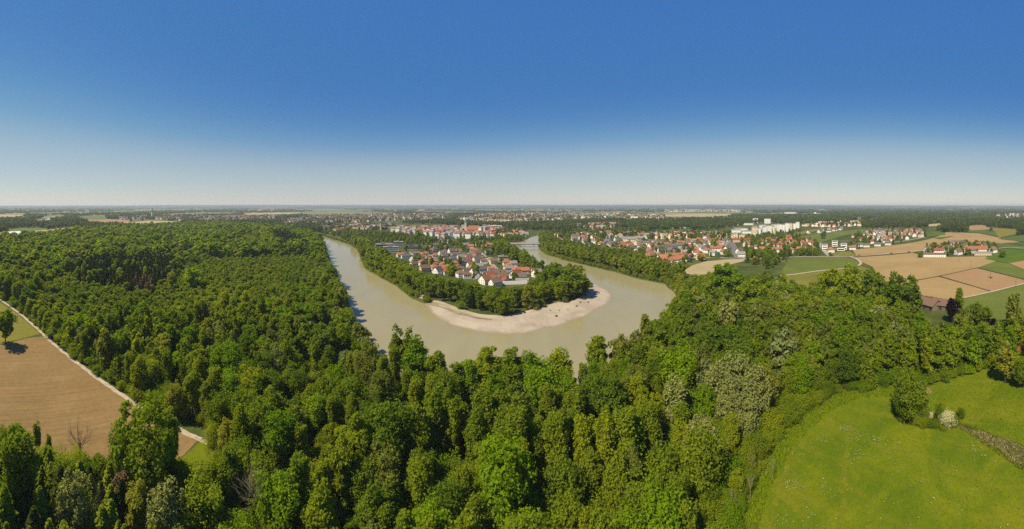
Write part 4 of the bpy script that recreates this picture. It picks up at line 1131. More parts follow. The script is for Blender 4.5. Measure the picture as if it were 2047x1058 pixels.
# farm hamlet
for (x, y, t_, r_, w_, a, lab) in [(1855,504,2,'dark grey','white',.9,'white gabled house at the left end of the farm hamlet'),(1876,507,5,'red','white',.05,'low red roofed house behind the long white shed'),
   (1889,502,0,'brown','white',.3,'brown roofed house beside the two farm poplars'),(1897,500,3,'brown','pink',.2,'pinkish farmhouse in the left half of the hamlet'),(1915,509,2,'brown','white',.9,'small white gabled house facing the tan field'),
   (1924,499,2,'dark grey','white',.9,'tall white gabled house left of the big barn'),(1911,494,3,'orange','white',.3,'orange roofed house deep in the hamlet'),(1954,493,1,'orange','white',.7,'orange roofed house behind the big farm barn'),
   (1967,497,2,'brown','white',.95,'white gable house right behind the big farm barn'),(1985,505,2,'brown','white',.85,'white house at the right end of the hamlet'),(1918,490,6,'dark grey','grey',.1,'large grey roofed shed at the back of the hamlet'),
   (1908,491,6,'dark grey','grey',.5,'grey roofed barn at the back left of the hamlet'),(1934,494,3,'brown','grey',.2,'brown barn behind the long orange barn')]:
    house(x, y, t_, r_, w_, zyaw(x) + a, 1.0, 'buildings of the farm hamlet', lab)

def building(name, cat, x, y, yaw, parts, label, group=None):
    X, Y, _ = G(x, y)
    o = empty(name, (X, Y, 0), yaw)
    for pn, mb, mt, *st in parts:
        c = obj(pn, mb.me(pn, mt), o)
        if st: tag(c, kind='stuff')
    tag(o, label, cat, group)
    HPOS.append((X, Y, 14))
    return o

def gable_barn(L, W, hw, pitch, roof, wall):
    m = house_meshes(L, W, hw, pitch, 1)
    return m
def barn(x, y, L, W, hw, deg, roof, wall, a, label, name='barn'):
    m = house_meshes(L, W, hw, math.radians(deg), 1)
    X, Y, _ = G(x, y); o = empty(name, (X, Y, 0), zyaw(x) + a)
    for part in ('wall', 'roof'):
        c = obj(part, m[part], o); c.material_slots[0].link = 'OBJECT'; c.material_slots[0].material = WALL[wall] if part == 'wall' else ROOF[roof]
    tag(obj('window_pane', m['win'], o), kind='stuff')
    HPOS.append((X, Y, L * .6))
    return tag(o, label, 'barn', 'buildings of the farm hamlet')
barn(1950, 504, 36, 13, 5.5, 32, 'orange', 'cream', .06, 'long barn with an orange roof in the middle of the hamlet')
barn(1869, 513, 33, 12, 4.0, 14, 'brown', 'white', -.06, 'long white shed facing the tan field in front of the hamlet')
barn(1965, 510, 26, 9, 3.8, 12, 'light grey', 'cream', .05, 'low pale open shed in front of the orange barn')
barn(1945, 506, 14, 9, 4.5, 20, 'dark grey', 'grey', .5, 'short grey shed left of the low pale shed')

# the house in the garden at right: two wings, brown roofs
def wing_house():
    X, Y, _ = G(1868, 617)
    o = empty('house', (X, Y, 0), zyaw(1868))
    for i, (dx, dy, yaw, L, W) in enumerate([(-6.5, 5.0, -.75, 24, 11), (7.5, 0.0, -.38, 20, 10.5)]):
        m = house_meshes(L, W, 3.6, math.radians(30), 1)
        rf = None
        for part, mt in (('wall', plain('timber_wall', (0.20, 0.17, 0.14))), ('roof', ROOF['brown'])):
            c = obj(part, m[part], o, (dx, dy, 0.002 * i), yaw); c.material_slots[0].link = 'OBJECT'; c.material_slots[0].material = mt
        obj('chimney', m['chimney'], c)
        for wv in range(4):
            b = MB().box(-L * .38 + wv * L * .25, -L * .38 + wv * L * .25 + 2.2, -W / 2 - .05, -W / 2 + .1, .5, 2.7)
            obj('window', b.me('window', GLASS), o, (dx, dy, 0), yaw)
    tag(o, 'long brown roofed house with two wings in the wooded garden', 'house')
    HPOS.append((X, Y, 22))
wing_house()

# school on the peninsula: stacked flat blocks with window bands
def flat_block(x, y, L, W, h, storeys, yaw, wall, roof, label, name='school_building', cat='school', group=None, band=True):
    w = MB().box(-L/2, L/2, -W/2, W/2, 0, h)
    r = MB().box(-L/2 - .3, L/2 + .3, -W/2 - .3, W/2 + .3, h + .004, h + .5)
    r.box(-L*.2, L*.05, -W*.2, W*.15, h + .5, h + 2.0)
    parts = [('wall', w, wall), ('roof', r, roof)]
    b = building(name, cat, x, y, yaw, parts, label, group)
    for s in range(storeys):
        z0 = s * h / storeys + 1.0; z1 = z0 + h / storeys * .48
        g = MB(); e = .06
        if band:
            g.box(-L/2 + .8, L/2 - .8, -W/2 - e, -W/2 + .1, z0, z1); g.box(-L/2 + .8, L/2 - .8, W/2 - .1, W/2 + e, z0, z1)
            g.box(-L/2 - e, -L/2 + .1, -W/2 + .8, W/2 - .8, z0, z1); g.box(L/2 - .1, L/2 + e, -W/2 + .8, W/2 - .8, z0, z1)
        else:
            n = int(L / 3.2)
            for i in range(n):
                xx = -L/2 + (i + .5) * L / n
                g.box(xx - .75, xx + .75, -W/2 - e, -W/2 + .1, z0, z1)
            n = max(2, int(W / 3.2))
            for i in range(n):
                yy = -W/2 + (i + .5) * W / n
                g.box(-L/2 - e, -L/2 + .1, yy - .75, yy + .75, z0, z1); g.box(L/2 - .1, L/2 + e, yy - .75, yy + .75, z0, z1)
        wb = obj('window_band', g.me('window_band', GLASS), b)
        if not band or L < 25: tag(wb, kind='stuff')
    return b
lg, wh, cr_ = ROOF['light grey'], WALL['white'], WALL['cream']
flat_block(768, 496, 30, 18, 7, 2, zyaw(768) + .05, WALL['grey'], lg, 'left flat grey school block by the riverside avenue', group='school blocks')
flat_block(797, 491, 17, 14, 7, 2, zyaw(797), WALL['grey'], lg, 'small rear grey school block right of the left one', group='school blocks')
flat_block(781, 504, 24, 12, 8.5, 3, zyaw(781) + .04, wh, lg, 'front school block with white bands and dark windows', group='school blocks')
flat_block(825, 498, 34, 12, 5, 1, zyaw(825), WALL['grey'], ROOF['dark grey'], 'long low dark school wing behind the village houses', group='school blocks')
flat_block(1007, 522, 15, 9, 6.5, 2, zyaw(1007) + .1, WALL['grey'], lg, 'flat roofed pale hall at the peninsula village edge', 'hall', 'hall')
flat_block(1648, 500, 9, 14, 11, 3, zyaw(1648) + .1, wh, ROOF['dark grey'], 'front left grey roofed white cube block at the village road', 'apartment_block', 'apartment block', 'white cube blocks')
flat_block(1668, 492, 10, 14, 11, 3, zyaw(1668) + .1, wh, ROOF['dark grey'], 'rear white cube block behind the village road', 'apartment_block', 'apartment block', 'white cube blocks')
flat_block(1686, 498, 10, 16, 11, 3, zyaw(1686) + .1, wh, ROOF['dark grey'], 'right tall white cube block near the orange house', 'apartment_block', 'apartment block', 'white cube blocks')
flat_block(1681, 501, 12, 9, 5, 1, zyaw(1681) + .05, wh, ROOF['dark grey'], 'low grey roofed house before the right cube block', 'apartment_block', 'apartment block', 'white cube blocks')
# tall white housing blocks at right
for i, (x, y, L, W, h) in enumerate([(1508,474,13,12,24),(1517,473,8,12,20),(1528,471,10,12,22),(1537,470,13,12,24),(1546,469,8,12,22),(1557,466,14,12,24),(1565,464,9,12,21),(1573,463,12,12,24),(1580,460,10,12,21),(1588,458,9,12,18),(1594,456,12,12,20),
      (1527,458,32,20,13),(1508,459,16,20,11),(1480,461,40,30,7),(1494,467,30,22,7),(1551,456,30,18,12),(1575,455,26,20,12),(1470,465,28,18,8)]):
    flat_block(x, y, L, W, h, max(2, int(h / 3)), zyaw(x) + .15, wh if i % 4 else cr_, lg, f'{("tall" if h > 17 else "broad low")} {("white" if i % 4 else "cream")} block, {("first" if i == 0 else ORD[i])} counted along the row of white housing', 'apartment_block', 'apartment block', 'white housing and factory blocks', band=False)
for i, (x, y, L, W, h) in enumerate([(1510,446,22,12,20),(1534,447,26,12,20),(1490,450,60,14,7),(1405,467,26,14,6),(1430,467,22,16,6),(1460,476,20,12,9),(1440,477,14,10,8),(1483,478,12,12,10),(1470,477,10,10,12)]):
    lab = ['left of two tall pale slabs on the skyline of the right wood', 'right of two tall pale slabs before the right wood', 'long low white hall below the two tall slabs', 'pale blue grey factory hall left of the white blocks', 'dark roofed factory hall behind the village street',
           'cream flat block behind the wide grey street', 'small cream block left of the wide grey street', 'cream block above the wide grey street', 'cream stair tower between the flat blocks'][i]
    flat_block(x, y, L, W, h, max(1, int(h / 3.2)), zyaw(x) + .1, wh if i < 4 else cr_, lg if i != 4 else ROOF['dark grey'], lab, 'apartment_block' if i != 3 and i != 4 else 'factory_hall', 'apartment block' if i not in (3, 4) else 'factory', 'white housing and factory blocks', band=False)
flat_block(1220, 471, 24, 16, 10, 3, zyaw(1220), wh, lg, 'stepped white office block with grey window bands', 'office_block', 'office block')
flat_block(1165, 470, 34, 10, 4.5, 1, zyaw(1165) + .1, wh, WALL['cream'], 'long low pale hall above the riverside belt', 'hall', 'hall')
w_ = MB()
q = smooth(GA([(1274,464),(1300,460.3),(1340,457.6),(1384,455.6),(1420,455.2)]), 4)
for a, b in zip(q[:-1], q[1:]):
    t = unit(b - a); n_ = np.array([-t[1], t[0]]) * .4
    v = [(*(a - n_), 0), (*(b - n_), 0), (*(b + n_), 0), (*(a + n_), 0), (*(a - n_), 3.6), (*(b - n_), 3.6), (*(b + n_), 3.6), (*(a + n_), 3.6)]
    w_.raw(v, [(0,3,2,1),(4,5,6,7),(0,1,5,4),(1,2,6,5),(2,3,7,6),(3,0,4,7)])
tag(obj('noise_wall', w_.me('noise_wall', wh)), 'long pale wall running behind the green strip', 'wall')
w_ = MB().box(-15, 15, -.3, .3, 0, 3.2)
tag(obj('garden_wall', w_.me('garden_wall', wh), None, (*G(1022, 569)[:2], 0), zyaw(1022) + .12), 'long white wall at the foot of the peninsula village', 'wall')

# old town: rows of tall town houses with the church
OT = []
for y0, xa, xb, st in [(460.0, 790, 925, 9), (464.0, 780, 1000, 9), (468.0, 800, 940, 10), (472.5, 830, 985, 10), (477.0, 868, 975, 11)]:
    x = xa
    while x < xb:
        x += st * rnd.uniform(.7, 1.15)
        if abs(x - 938) < 17 and 461 < y0 < 470: continue
        if rnd.random() < .04: continue
        OT.append((x, y0 + rnd.uniform(-.7, .7) - (x - 880) * .004))
TH = []
for (L, W, h, st) in [(9, 14, 11, 3), (12, 15, 12, 4), (8, 13, 9.5, 3), (15, 14, 11.5, 3)]:
    m = house_meshes(L, W, h, math.radians(24), st); TH.append(m)
for (x, y) in OT:
    X, Y, _ = G(x, y)
    m = rnd.choice(TH)
    o = empty('townhouse', (X, Y, 0), zyaw(x) - rnd.uniform(.35, .7) + (1.571 if rnd.random() < .15 else 0))
    wl = rnd.choice(['white', 'white', 'white', 'cream', 'pink']); rf_ = rnd.choice(['orange', 'red', 'orange', 'light grey', 'light grey', 'light grey', 'brown'])
    for part in ('wall', 'roof'):
        c = obj(part, m[part], o); c.material_slots[0].link = 'OBJECT'; c.material_slots[0].material = WALL[wl] if part == 'wall' else ROOF[rf_]
    tag(obj('window_pane', m['win'], o), kind='stuff')
    tag(o, None, 'townhouse', 'townhouses of the old town')
    PENDING.append((o, where(x, y, f'{rf_.replace("light ", "pale ")} roofed {wl} townhouse', [q for q in LANDM if q[0] in ('church nave', 'flat grey school', 'river bridge', 'pale square tower')])))
    HPOS.append((X, Y, 9))

# church: nave with steep orange roof, tower with dark helm
X, Y, _ = G(944, 468.5)
ch = empty('church', (X, Y, 0), zyaw(944) + .1)
m = house_meshes(30, 16, 13, math.radians(50), 2)
for part in ('wall', 'roof'):
    c = obj(part, m[part], ch); c.material_slots[0].link = 'OBJECT'; c.material_slots[0].material = WALL['cream'] if part == 'wall' else ROOF['orange']
for i in range(6):
    b = MB().box(-12.6 + i * 4.6, -11.2 + i * 4.6, -8.06, -7.9, 3.5, 10.5); obj('window', b.me('window', GLASS), ch)
tw = obj('tower', MB().box(-19.6, -13.2 - 2.0, -3.2, 3.2, 0, 30).me('tower', WALL['cream']), ch)
hv, hf = tube([(-17.4, 0, 30), (-17.4, 0, 33), (-17.4, 0, 35), (-17.4, 0, 37), (-17.4, 0, 46)], [3.5, 2.6, 2.9, 1.2, .1], 8)
obj('spire', mesh('spire', hv, hf, [COPPER]), tw)
obj('clock_face', MB().box(-18.6, -16.2, -3.28, -3.18, 24, 26.4).me('clock_face', WALL['white']), tw)
tag(ch, 'old town church with orange nave roof and slim tower', 'church')
HPOS.append((X, Y, 22))
def tower(x, y, w, h, top, wall, mt, label):
    X, Y, _ = G(x, y)
    o = empty('tower', (X, Y, 0), zyaw(x) + .2)
    obj('shaft', MB().box(-w/2, w/2, -w/2, w/2, 0, h).me('shaft', WALL[wall]), o)
    hv, hf = tube([(0, 0, h), (0, 0, h + top * .3), (0, 0, h + top)], [w * .68, w * .5, .1], 4)
    obj('cap', mesh('cap', hv, hf, [mt]), o)
    b = MB().box(-w*.15, w*.15, -w/2 - .05, -w/2 + .1, h - 5, h - 2.5); obj('window', b.me('window', GLASS), o)
    tag(o, label, 'tower')
tower(762, 459, 7, 17, 4, 'cream', ROOF['brown'], 'pale square gate tower at the left end of the old town')
tower(744, 436, 9, 30, 8, 'white', ROOF['red'], 'white church tower beside the long red factory roof far behind')
tower(886, 443, 8, 24, 6, 'white', ROOF['dark grey'], 'slim white tower far behind the old town trees')
tower(304, 437, 8, 36, 30, 'white', ROOF['brown'], 'pointed village church tower far away at left')
flat_block(990, 459, 40, 14, 12, 3, zyaw(990), cr_, WALL['cream'], 'long yellowish institution building behind the old town', 'institution', 'institution')
flat_block(972, 456, 24, 10, 11, 3, zyaw(972), wh, lg, 'white wing left of the yellowish institution', 'institution', 'institution')
barn(760, 434.5, 110, 26, 8, 25, 'red', 'cream', .05, 'very long red roofed factory far behind the old town', 'factory_hall')['category'] = 'factory'
for (x, y, L, lab) in [(1172,431,60,'white far factory hall on the horizon right of the river'),(1184,429.5,90,'second white far factory hall on the horizon'),(1150,432,70,'left low white factory hall on the horizon'),(1210,430,110,'long grey far factory hall on the horizon'),
                       (1270,434,100,'far red roofed hall beyond the river woods'),(470,434,120,'far brown industrial hall at left before the hills'),(500,433,130,'far long brown industrial hall at left'),(1580,427,110,'far white building in the right wood clearing'),(1640,427,120,'second far white building in the right wood clearing')]:
    barn(x, y, L, 30, 10, 10, 'light grey' if 'brown' not in lab and 'red' not in lab else 'red', 'white', .05, lab, 'factory_hall')['category'] = 'factory'

# bridge
A, B = np.array(G(1008, 492.9)[:2]), np.array(G(1090, 493.2)[:2])
L = np.linalg.norm(B - A); mid = (A + B) / 2; yaw = math.atan2(*(B - A)[::-1])
br = empty('bridge', (mid[0], mid[1], 0), yaw)
obj('deck', MB().box(-L/2, L/2, -4, 4, 4.0, 5.7).me('deck', plain('bridge_girder', (0.10, 0.085, 0.075))), br)
for s_ in (-1, 1):
    obj('parapet', MB().box(-L/2, L/2, s_ * 4.15 - .12, s_ * 4.15 + .12, 5.0, 7.0).me('parapet', plain('parapet_stone', (0.52, 0.44, 0.38))), br)
for px in (1037, 1067):
    q = (np.array(G(px, 493)[:2]) - mid) @ unit(B - A)
    obj('pier', MB().box(q - 1.1, q + 1.1, -3.2, 3.2, -2.5, 4.0).me('pier', plain('pier_concrete', (0.42, 0.39, 0.36))), br)
tag(br, 'grey road bridge on piers crossing the right river arm', 'bridge')

# cars on the country road
def car(x, y, c, yaw, label):
    X, Y, _ = G(x, y)
    o = empty('car', (X, Y, .46), yaw)
    P_ = [(-2.1, .35), (-2.1, .85), (-1.25, .95), (-.7, 1.45), (.75, 1.45), (1.35, .95), (2.1, .8), (2.1, .35)]
    v = [(a, s * .85, b) for s in (-1, 1) for a, b in P_]; n = len(P_)
    f = [tuple(range(n))[::-1], tuple(range(n, 2 * n))] + [(i, (i + 1) % n, n + (i + 1) % n, n + i) for i in range(n)]
    obj('body', mesh('body', v, f, [plain('car_paint', c, .3, .03)]), o)
    obj('window', MB().box(-.6, .7, -.87, .87, 1.0, 1.38).me('window', GLASS), o)
    for sx in (-1.3, 1.3):
        for sy in (-.8, .8):
            wv, wf = tube([(sx, sy - .1, .33), (sx, sy + .1, .33)], [.33, .33], 12)
            wf += [tuple(range(12))[::-1], tuple(range(12, 24))]
            obj('wheel', mesh('wheel', wv, wf, [STEEL]), o)
    tag(o, label, 'car', 'cars on the country road')
car(1717, 511.6, (.05, .05, .06), zyaw(1717) + .1, 'dark car on the country road nearest the junction')
car(1782, 507.6, (.08, .06, .05), zyaw(1782) + .1, 'dark car halfway along the country road')
car(1817, 505.2, (.06, .02, .02), zyaw(1817) + .1, 'dark reddish car on the country road nearest the hamlet')

# power poles in the tan fields
def pole(x, yb, h, label):
    X, Y, _ = G(x, yb)
    o = empty('power_pole', (X, Y, 0), zyaw(x) + .4)
    v, f = tube([(0, 0, 0), (0, 0, h)], [.2, .13], 6); obj('post', mesh('post', v, f, [BARK]), o)
    obj('crossarm', MB().box(-1.1, 1.1, -.08, .08, h - .9, h - .75).me('crossarm', BARK), o)
    tag(o, label, 'power pole', 'power poles in the tan fields')
pole(1980, 555, 9.5, 'pole in the reddish tan field with the dark patch')
pole(2031, 575, 10, 'pole beside the pale track at the right edge')
pole(1941, 536, 9, 'pole at the corner of the three tan fields')
pole(1917, 524, 9, 'pole in the big tan field before the hamlet')
sheet('dark_patch', [(1976,554.5),(1984,555),(1984,557.5),(1978,556.5)], DITCH, .6, 'small dark patch at the foot of the field pole')
building('shed', 'shed', 1511, 519, zyaw(1511), [('wall', MB().box(-3, 3, -2.5, 2.5, 0, 3), cr_), ('roof', MB().raw([(-3.4,-2.9,2.95),(3.4,-2.9,2.95),(3.4,2.9,2.95),(-3.4,2.9,2.95),(-3.4,0,5),(3.4,0,5)], [(0,1,5,4),(2,3,4,5),(1,2,5),(3,0,4),(3,2,1,0)]), ROOF['orange'])], 'small orange shed among trees at the field edge')
building('garden_house', 'garden house', 1886, 607, zyaw(1886) + .3, [('wall', MB().box(-2.2, 2.2, -2, 2, 0, 2.4), wh), ('roof', MB().raw([(-2.6,-2.4,2.4),(2.6,-2.4,2.4),(2.6,2.4,2.4),(-2.6,2.4,2.4),(0,0,3.8)], [(0,1,4),(1,2,4),(2,3,4),(3,0,4),(3,2,1,0)]), lg)], 'small pale garden pavilion behind the brown house')
house(2056, 712, 1, 'red', 'white', zyaw(2050), .8, None, 'red roofed house half cut by the right edge')

# ------------------------------------------------------------------ village trees, far woods, far towns, hills
def ok_house(P, gap=2.0):
    keep = np.full(len(P), True)
    for a, b, c in HPOS: keep &= np.hypot(P[:, 0] - a, P[:, 1] - b) > c * .75 + gap
    return P[keep]
VILL = [([(800,500),(860,492),(930,490),(990,490),(1010,505),(1060,530),(1085,555),(1040,572),(960,565),(890,558),(830,535)], 10, .30),
        ([(1105,472),(1180,470),(1300,468),(1460,474),(1462,516),(1420,518),(1360,535),(1290,530),(1235,515),(1180,503),(1110,488)], 11, .32),
        ([(1490,476),(1560,470),(1640,478),(1640,512),(1560,516),(1500,520),(1485,500)], 10, .5),
        ([(1500,506),(1545,512),(1600,508),(1640,508),(1632,513.5),(1590,513.5),(1560,530),(1530,540),(1490,525)], 8, .85),
        ([(1690,500),(1715,470),(1750,460),(1850,460),(1852,474),(1780,490)], 12, .35),
        ([(1840,512),(1850,495),(1900,485),(1990,490),(2000,505),(1990,513),(1930,512)], 9, .5),
        ([(700,488),(680,476),(640,466),(700,462),(780,470),(840,475),(880,482),(860,492),(820,490),(760,485),(735,498)], 10, .85),
        ([(850,482),(930,480),(1000,478),(1020,488),(1000,500),(930,492),(870,492)], 10, .4),
        ([(985,500),(1012,488),(1035,485),(1050,478),(1040,470),(1000,468),(990,480)], 9, .9),
        ([(640,464),(760,462),(1010,455),(1060,470),(1000,478),(780,478),(680,475)], 16, .15),
        ([(1080,470),(1110,462),(1260,458),(1275,467),(1390,468),(1440,462),(1460,472),(1300,470),(1110,476)], 12, .5),
        ([(1440,484),(1520,470),(1600,460),(1620,466),(1560,480),(1500,486)], 13, .6)]
for poly, s, prob in VILL:
    P = ok_house(scatter(poly, s, path_gap=2))
    for X, Y in P:
        if random.random() > prob: continue
        st, col = pick(random, [(.34,'dome','mid green'),(.26,'dome','dark green'),(.12,'oval','mid green'),(.1,'oval','bright green'),(.1,'spruce','dark needle'),(.08,'bush','yellow green')])
        add_tree(X, Y, random.uniform(6, 13), random.uniform(.9, 1.25), st, col, 'garden_tree', zone='vill')
for (x, yt, yb, rp, st, col, lab) in [(1402,509,522,9,'dome','golden','single bright yellow tree in the right bank village'),(1371,486,501,7,'dome','dark green','dark round tree in the middle of the right bank village'),
      (1283,493,508,8,'dome','dark green','large round tree at the left of the right bank village'),(1427,478,497,7,'dome','bright green','tall green tree left of the wide grey street'),(1868,484,502,6,'oval','olive green','left of the two farm poplars'),(1888,483,501,6,'oval','mid green','right of the two farm poplars'),
      (836,458,477,8,'dome','bright green','tall bright tree standing against the white old town rows'),(1010,497,520,11,'dome','dark green','big tree left of the peninsula shore wood'),(1646,463,478,6,'dome','dark green','dark tree between the right estates'),(1660,504,513,4,'dome','dark green','small dark tree at the village junction'),
      (1555,476,490,6,'spruce','dark needle','dark conifer in the red roofed estate'),(1840,501,515,7,'bush','dark green','bushy tree at the left end of the farm hamlet'),(2005,500,515,8,'bush','dark green','bushy trees at the right end of the farm hamlet')]:
    X, Y, h = base_pos(x, yt, yb)
    add_tree(X, Y, h, rp * math.hypot(X, Y) / F / CR[st] / (h / 20), st, col, 'garden_tree', lab, 'land', True)

# --- decide which trees are things of their own: named ones and, of every kind, those that show largest
for t_ in T:
    x, y = PX(t_['X'], t_['Y']); d = math.hypot(t_['X'], t_['Y'])
    t_['x'], t_['y'], t_['d'] = x, y, d
    t_['size'] = t_['h'] * F / d
    yt = HOR + F * (H - t_['h']) / d
    t_['vis'] = (-8 < x < 2055) and yt < 1050
T = [t_ for t_ in T if t_['vis'] or (-45 < t_['x'] < 2092 and HOR + F * (H - t_['h']) / t_['d'] < 1130)]
QUOTA = {'broadleaf_tree': 290, 'poplar_tree': 90, 'willow_tree': 60, 'spruce_tree': 90, 'shrub': 60, 'riverside_tree': 150, 'garden_tree': 60}
cnt = {}
for t_ in sorted(T, key=lambda q: (not q['must'], -q['size'])):
    n_ = cnt.get(t_['name'], 0)
    t_['own'] = t_['must'] or (t_['vis'] and n_ < QUOTA.get(t_['name'], 0))
    if t_['own']: cnt[t_['name']] = n_ + 1
TPOOL = [(lab_short, x, y) for lab_short, x, y in [('huge bright green dome', 1008, 960), ('round silver willow', 150, 1000), ('very tall loose cottonwood', 290, 900), ('very large pale willow', 1470, 770), ('small round grey willow', 1400, 860),
         ('big dark domed tree', 775, 870), ('golden poplar row', 1190, 900), ('water gap', 890, 740), ('round meadow tip tree', 1822, 790), ('large round bright tree', 452, 730), ('broad dark green domes', 1200, 800), ('bright round dome by the river corner', 1358, 740),
         ('brown house', 1868, 610), ('tall rim trees', 1700, 570), ('path end', 420, 885), ('peninsula tip', 1180, 570), ('flat grey school', 790, 497), ('gravel bar', 1020, 640), ('right river corner', 1352, 590), ('dead grey trees', 1300, 900), ('bare branches', 545, 980),
         ('meadow edge', 1560, 900), ('peninsula village', 950, 550), ('river bridge', 1050, 489), ('tall domed tree by the path', 520, 850), ('riverside avenue', 740, 520), ('left edge', 20, 980), ('grey plumed poplar', 1345, 810), ('left river bank', 700, 650), ('bottom right wood', 1420, 990),
         ('yellow green tree', 715, 900), ('middle willow of the right wood', 1565, 700), ('centre bottom', 850, 1020), ('bottom left clearing', 620, 970), ('pasture top', 1930, 740), ('copper beech', 1980, 660)]]
WORD = {'broadleaf_tree': {'dome': 'round tree', 'oval': 'upright tree', 'open': 'loose tree'}, 'poplar_tree': {}, 'willow_tree': {}}
def kindword(t_):
    nm = t_['name']
    if nm == 'broadleaf_tree' or nm == 'riverside_tree' or nm == 'garden_tree':
        return {'dome': 'round tree', 'oval': 'upright tree', 'spruce': 'conifer', 'bush': 'bush', 'willow': 'willow', 'poplar': 'poplar', 'column': 'slender tree'}.get(t_['st'], 'tree')
    return nm.replace('_', ' ').replace('poplar tree', 'poplar').replace('willow tree', 'willow').replace('spruce tree', 'spruce')
LOD_OF = lambda d: 'near' if d < 135 else ('mid' if d < 330 else 'low')
def lod_proto(st, lod, i):
    key = (st, lod) if (st, lod) in PROTO else (('dome', lod) if st in ('open',) else (st, 'mid'))
    L_ = PROTO[key]
    return L_[i % len(L_)]
GRP = {'broadleaf_tree': 'broadleaf trees of the riverside wood', 'poplar_tree': 'poplars of the riverside wood', 'willow_tree': 'willows of the riverside wood', 'spruce_tree': 'spruces of the wood', 'shrub': 'shrubs at the wood edges',
       'riverside_tree': 'trees along the river banks', 'garden_tree': 'trees in gardens and villages', 'beech_tree': 'copper beeches', 'cottonwood_tree': 'cottonwoods'}
for i, t_ in enumerate(T):
    if not t_['own']: continue
    s = t_['h'] / 20
    o = empty(t_['name'], (t_['X'], t_['Y'], 0), random.uniform(0, 6.28))
    o.scale = (s * t_['wf'], s * t_['wf'], s)
    c = obj('crown', lod_proto(t_['st'], LOD_OF(t_['d']), random.randrange(99)), o)
    c.material_slots[0].link = 'OBJECT'; c.material_slots[0].material = LEAF[t_['col']]
    if t_['d'] < 420: obj('trunk', random.choice(TRUNK[t_['st']]), o)
    cat = t_['name'].replace('broadleaf_', '').replace('_', ' ')
    tag(o, t_['label'], cat, GRP.get(t_['name']))
    if not t_['label']:
        w = kindword(t_)
        cw = t_['col'].replace('dark needle', 'dark').replace('bright needle', 'green').replace('far green', 'green')
        PENDING.append((o, where(t_['x'], t_['y'] - t_['size'] * .4, f'{cw} {w}', TPOOL)))

# dead and bare trees
for (x, yt, yb, me_i, wf, lab) in [(160,838,935,0,.9,'bare leafless tree standing against the ploughed field'),(545,925,1068,1,1.0,'bare grey tree among the bushes at the lower left of centre'),(1298,845,950,1,.55,'dead grey tree right of the golden poplars'),
      (1312,865,955,2,.5,'broken pale dead trunk beside the dead grey tree'),(1357,850,915,2,.35,'pale bare trunk below the grey plumed poplar'),(1430,665,720,1,.5,'dead pale tree below the right river corner'),
      (560,960,1075,0,.7,'second bare grey tree low in the left wood'),(1545,905,960,2,.4,'pale dead stem at the meadow edge'),(1500,935,1000,2,.4,'leaning pale stem left of the meadow'),(1465,960,1030,2,.4,'pale dead stem in the bushes left of the meadow'),(1740,680,760,1,.4,'thin bare trees above the meadow')]:
    X, Y, h = base_pos(x, yt, yb); s = h / 20
    o = empty('dead_tree', (X, Y, 0), random.uniform(0, 6)); o.scale = (s * wf * 1.2, s * wf * 1.2, s)
    obj('trunk', DEAD[me_i], o); tag(o, lab, 'dead tree', 'bare and dead trees')
X, Y, h = base_pos(238, 938, 1065)
o = empty('dead_spruce', (X, Y, 0)); o.scale = (h / 20 * 1.2, h / 20 * 1.2, h / 20)
c = obj('crown', PROTO[('sparse', 'near')][0], o); c.material_slots[0].link = 'OBJECT'; c.material_slots[0].material = LEAF['brown']
obj('trunk', DEAD[0], o); tag(o, 'withered brown tree right of the silver willow', 'dead tree', 'bare and dead trees')

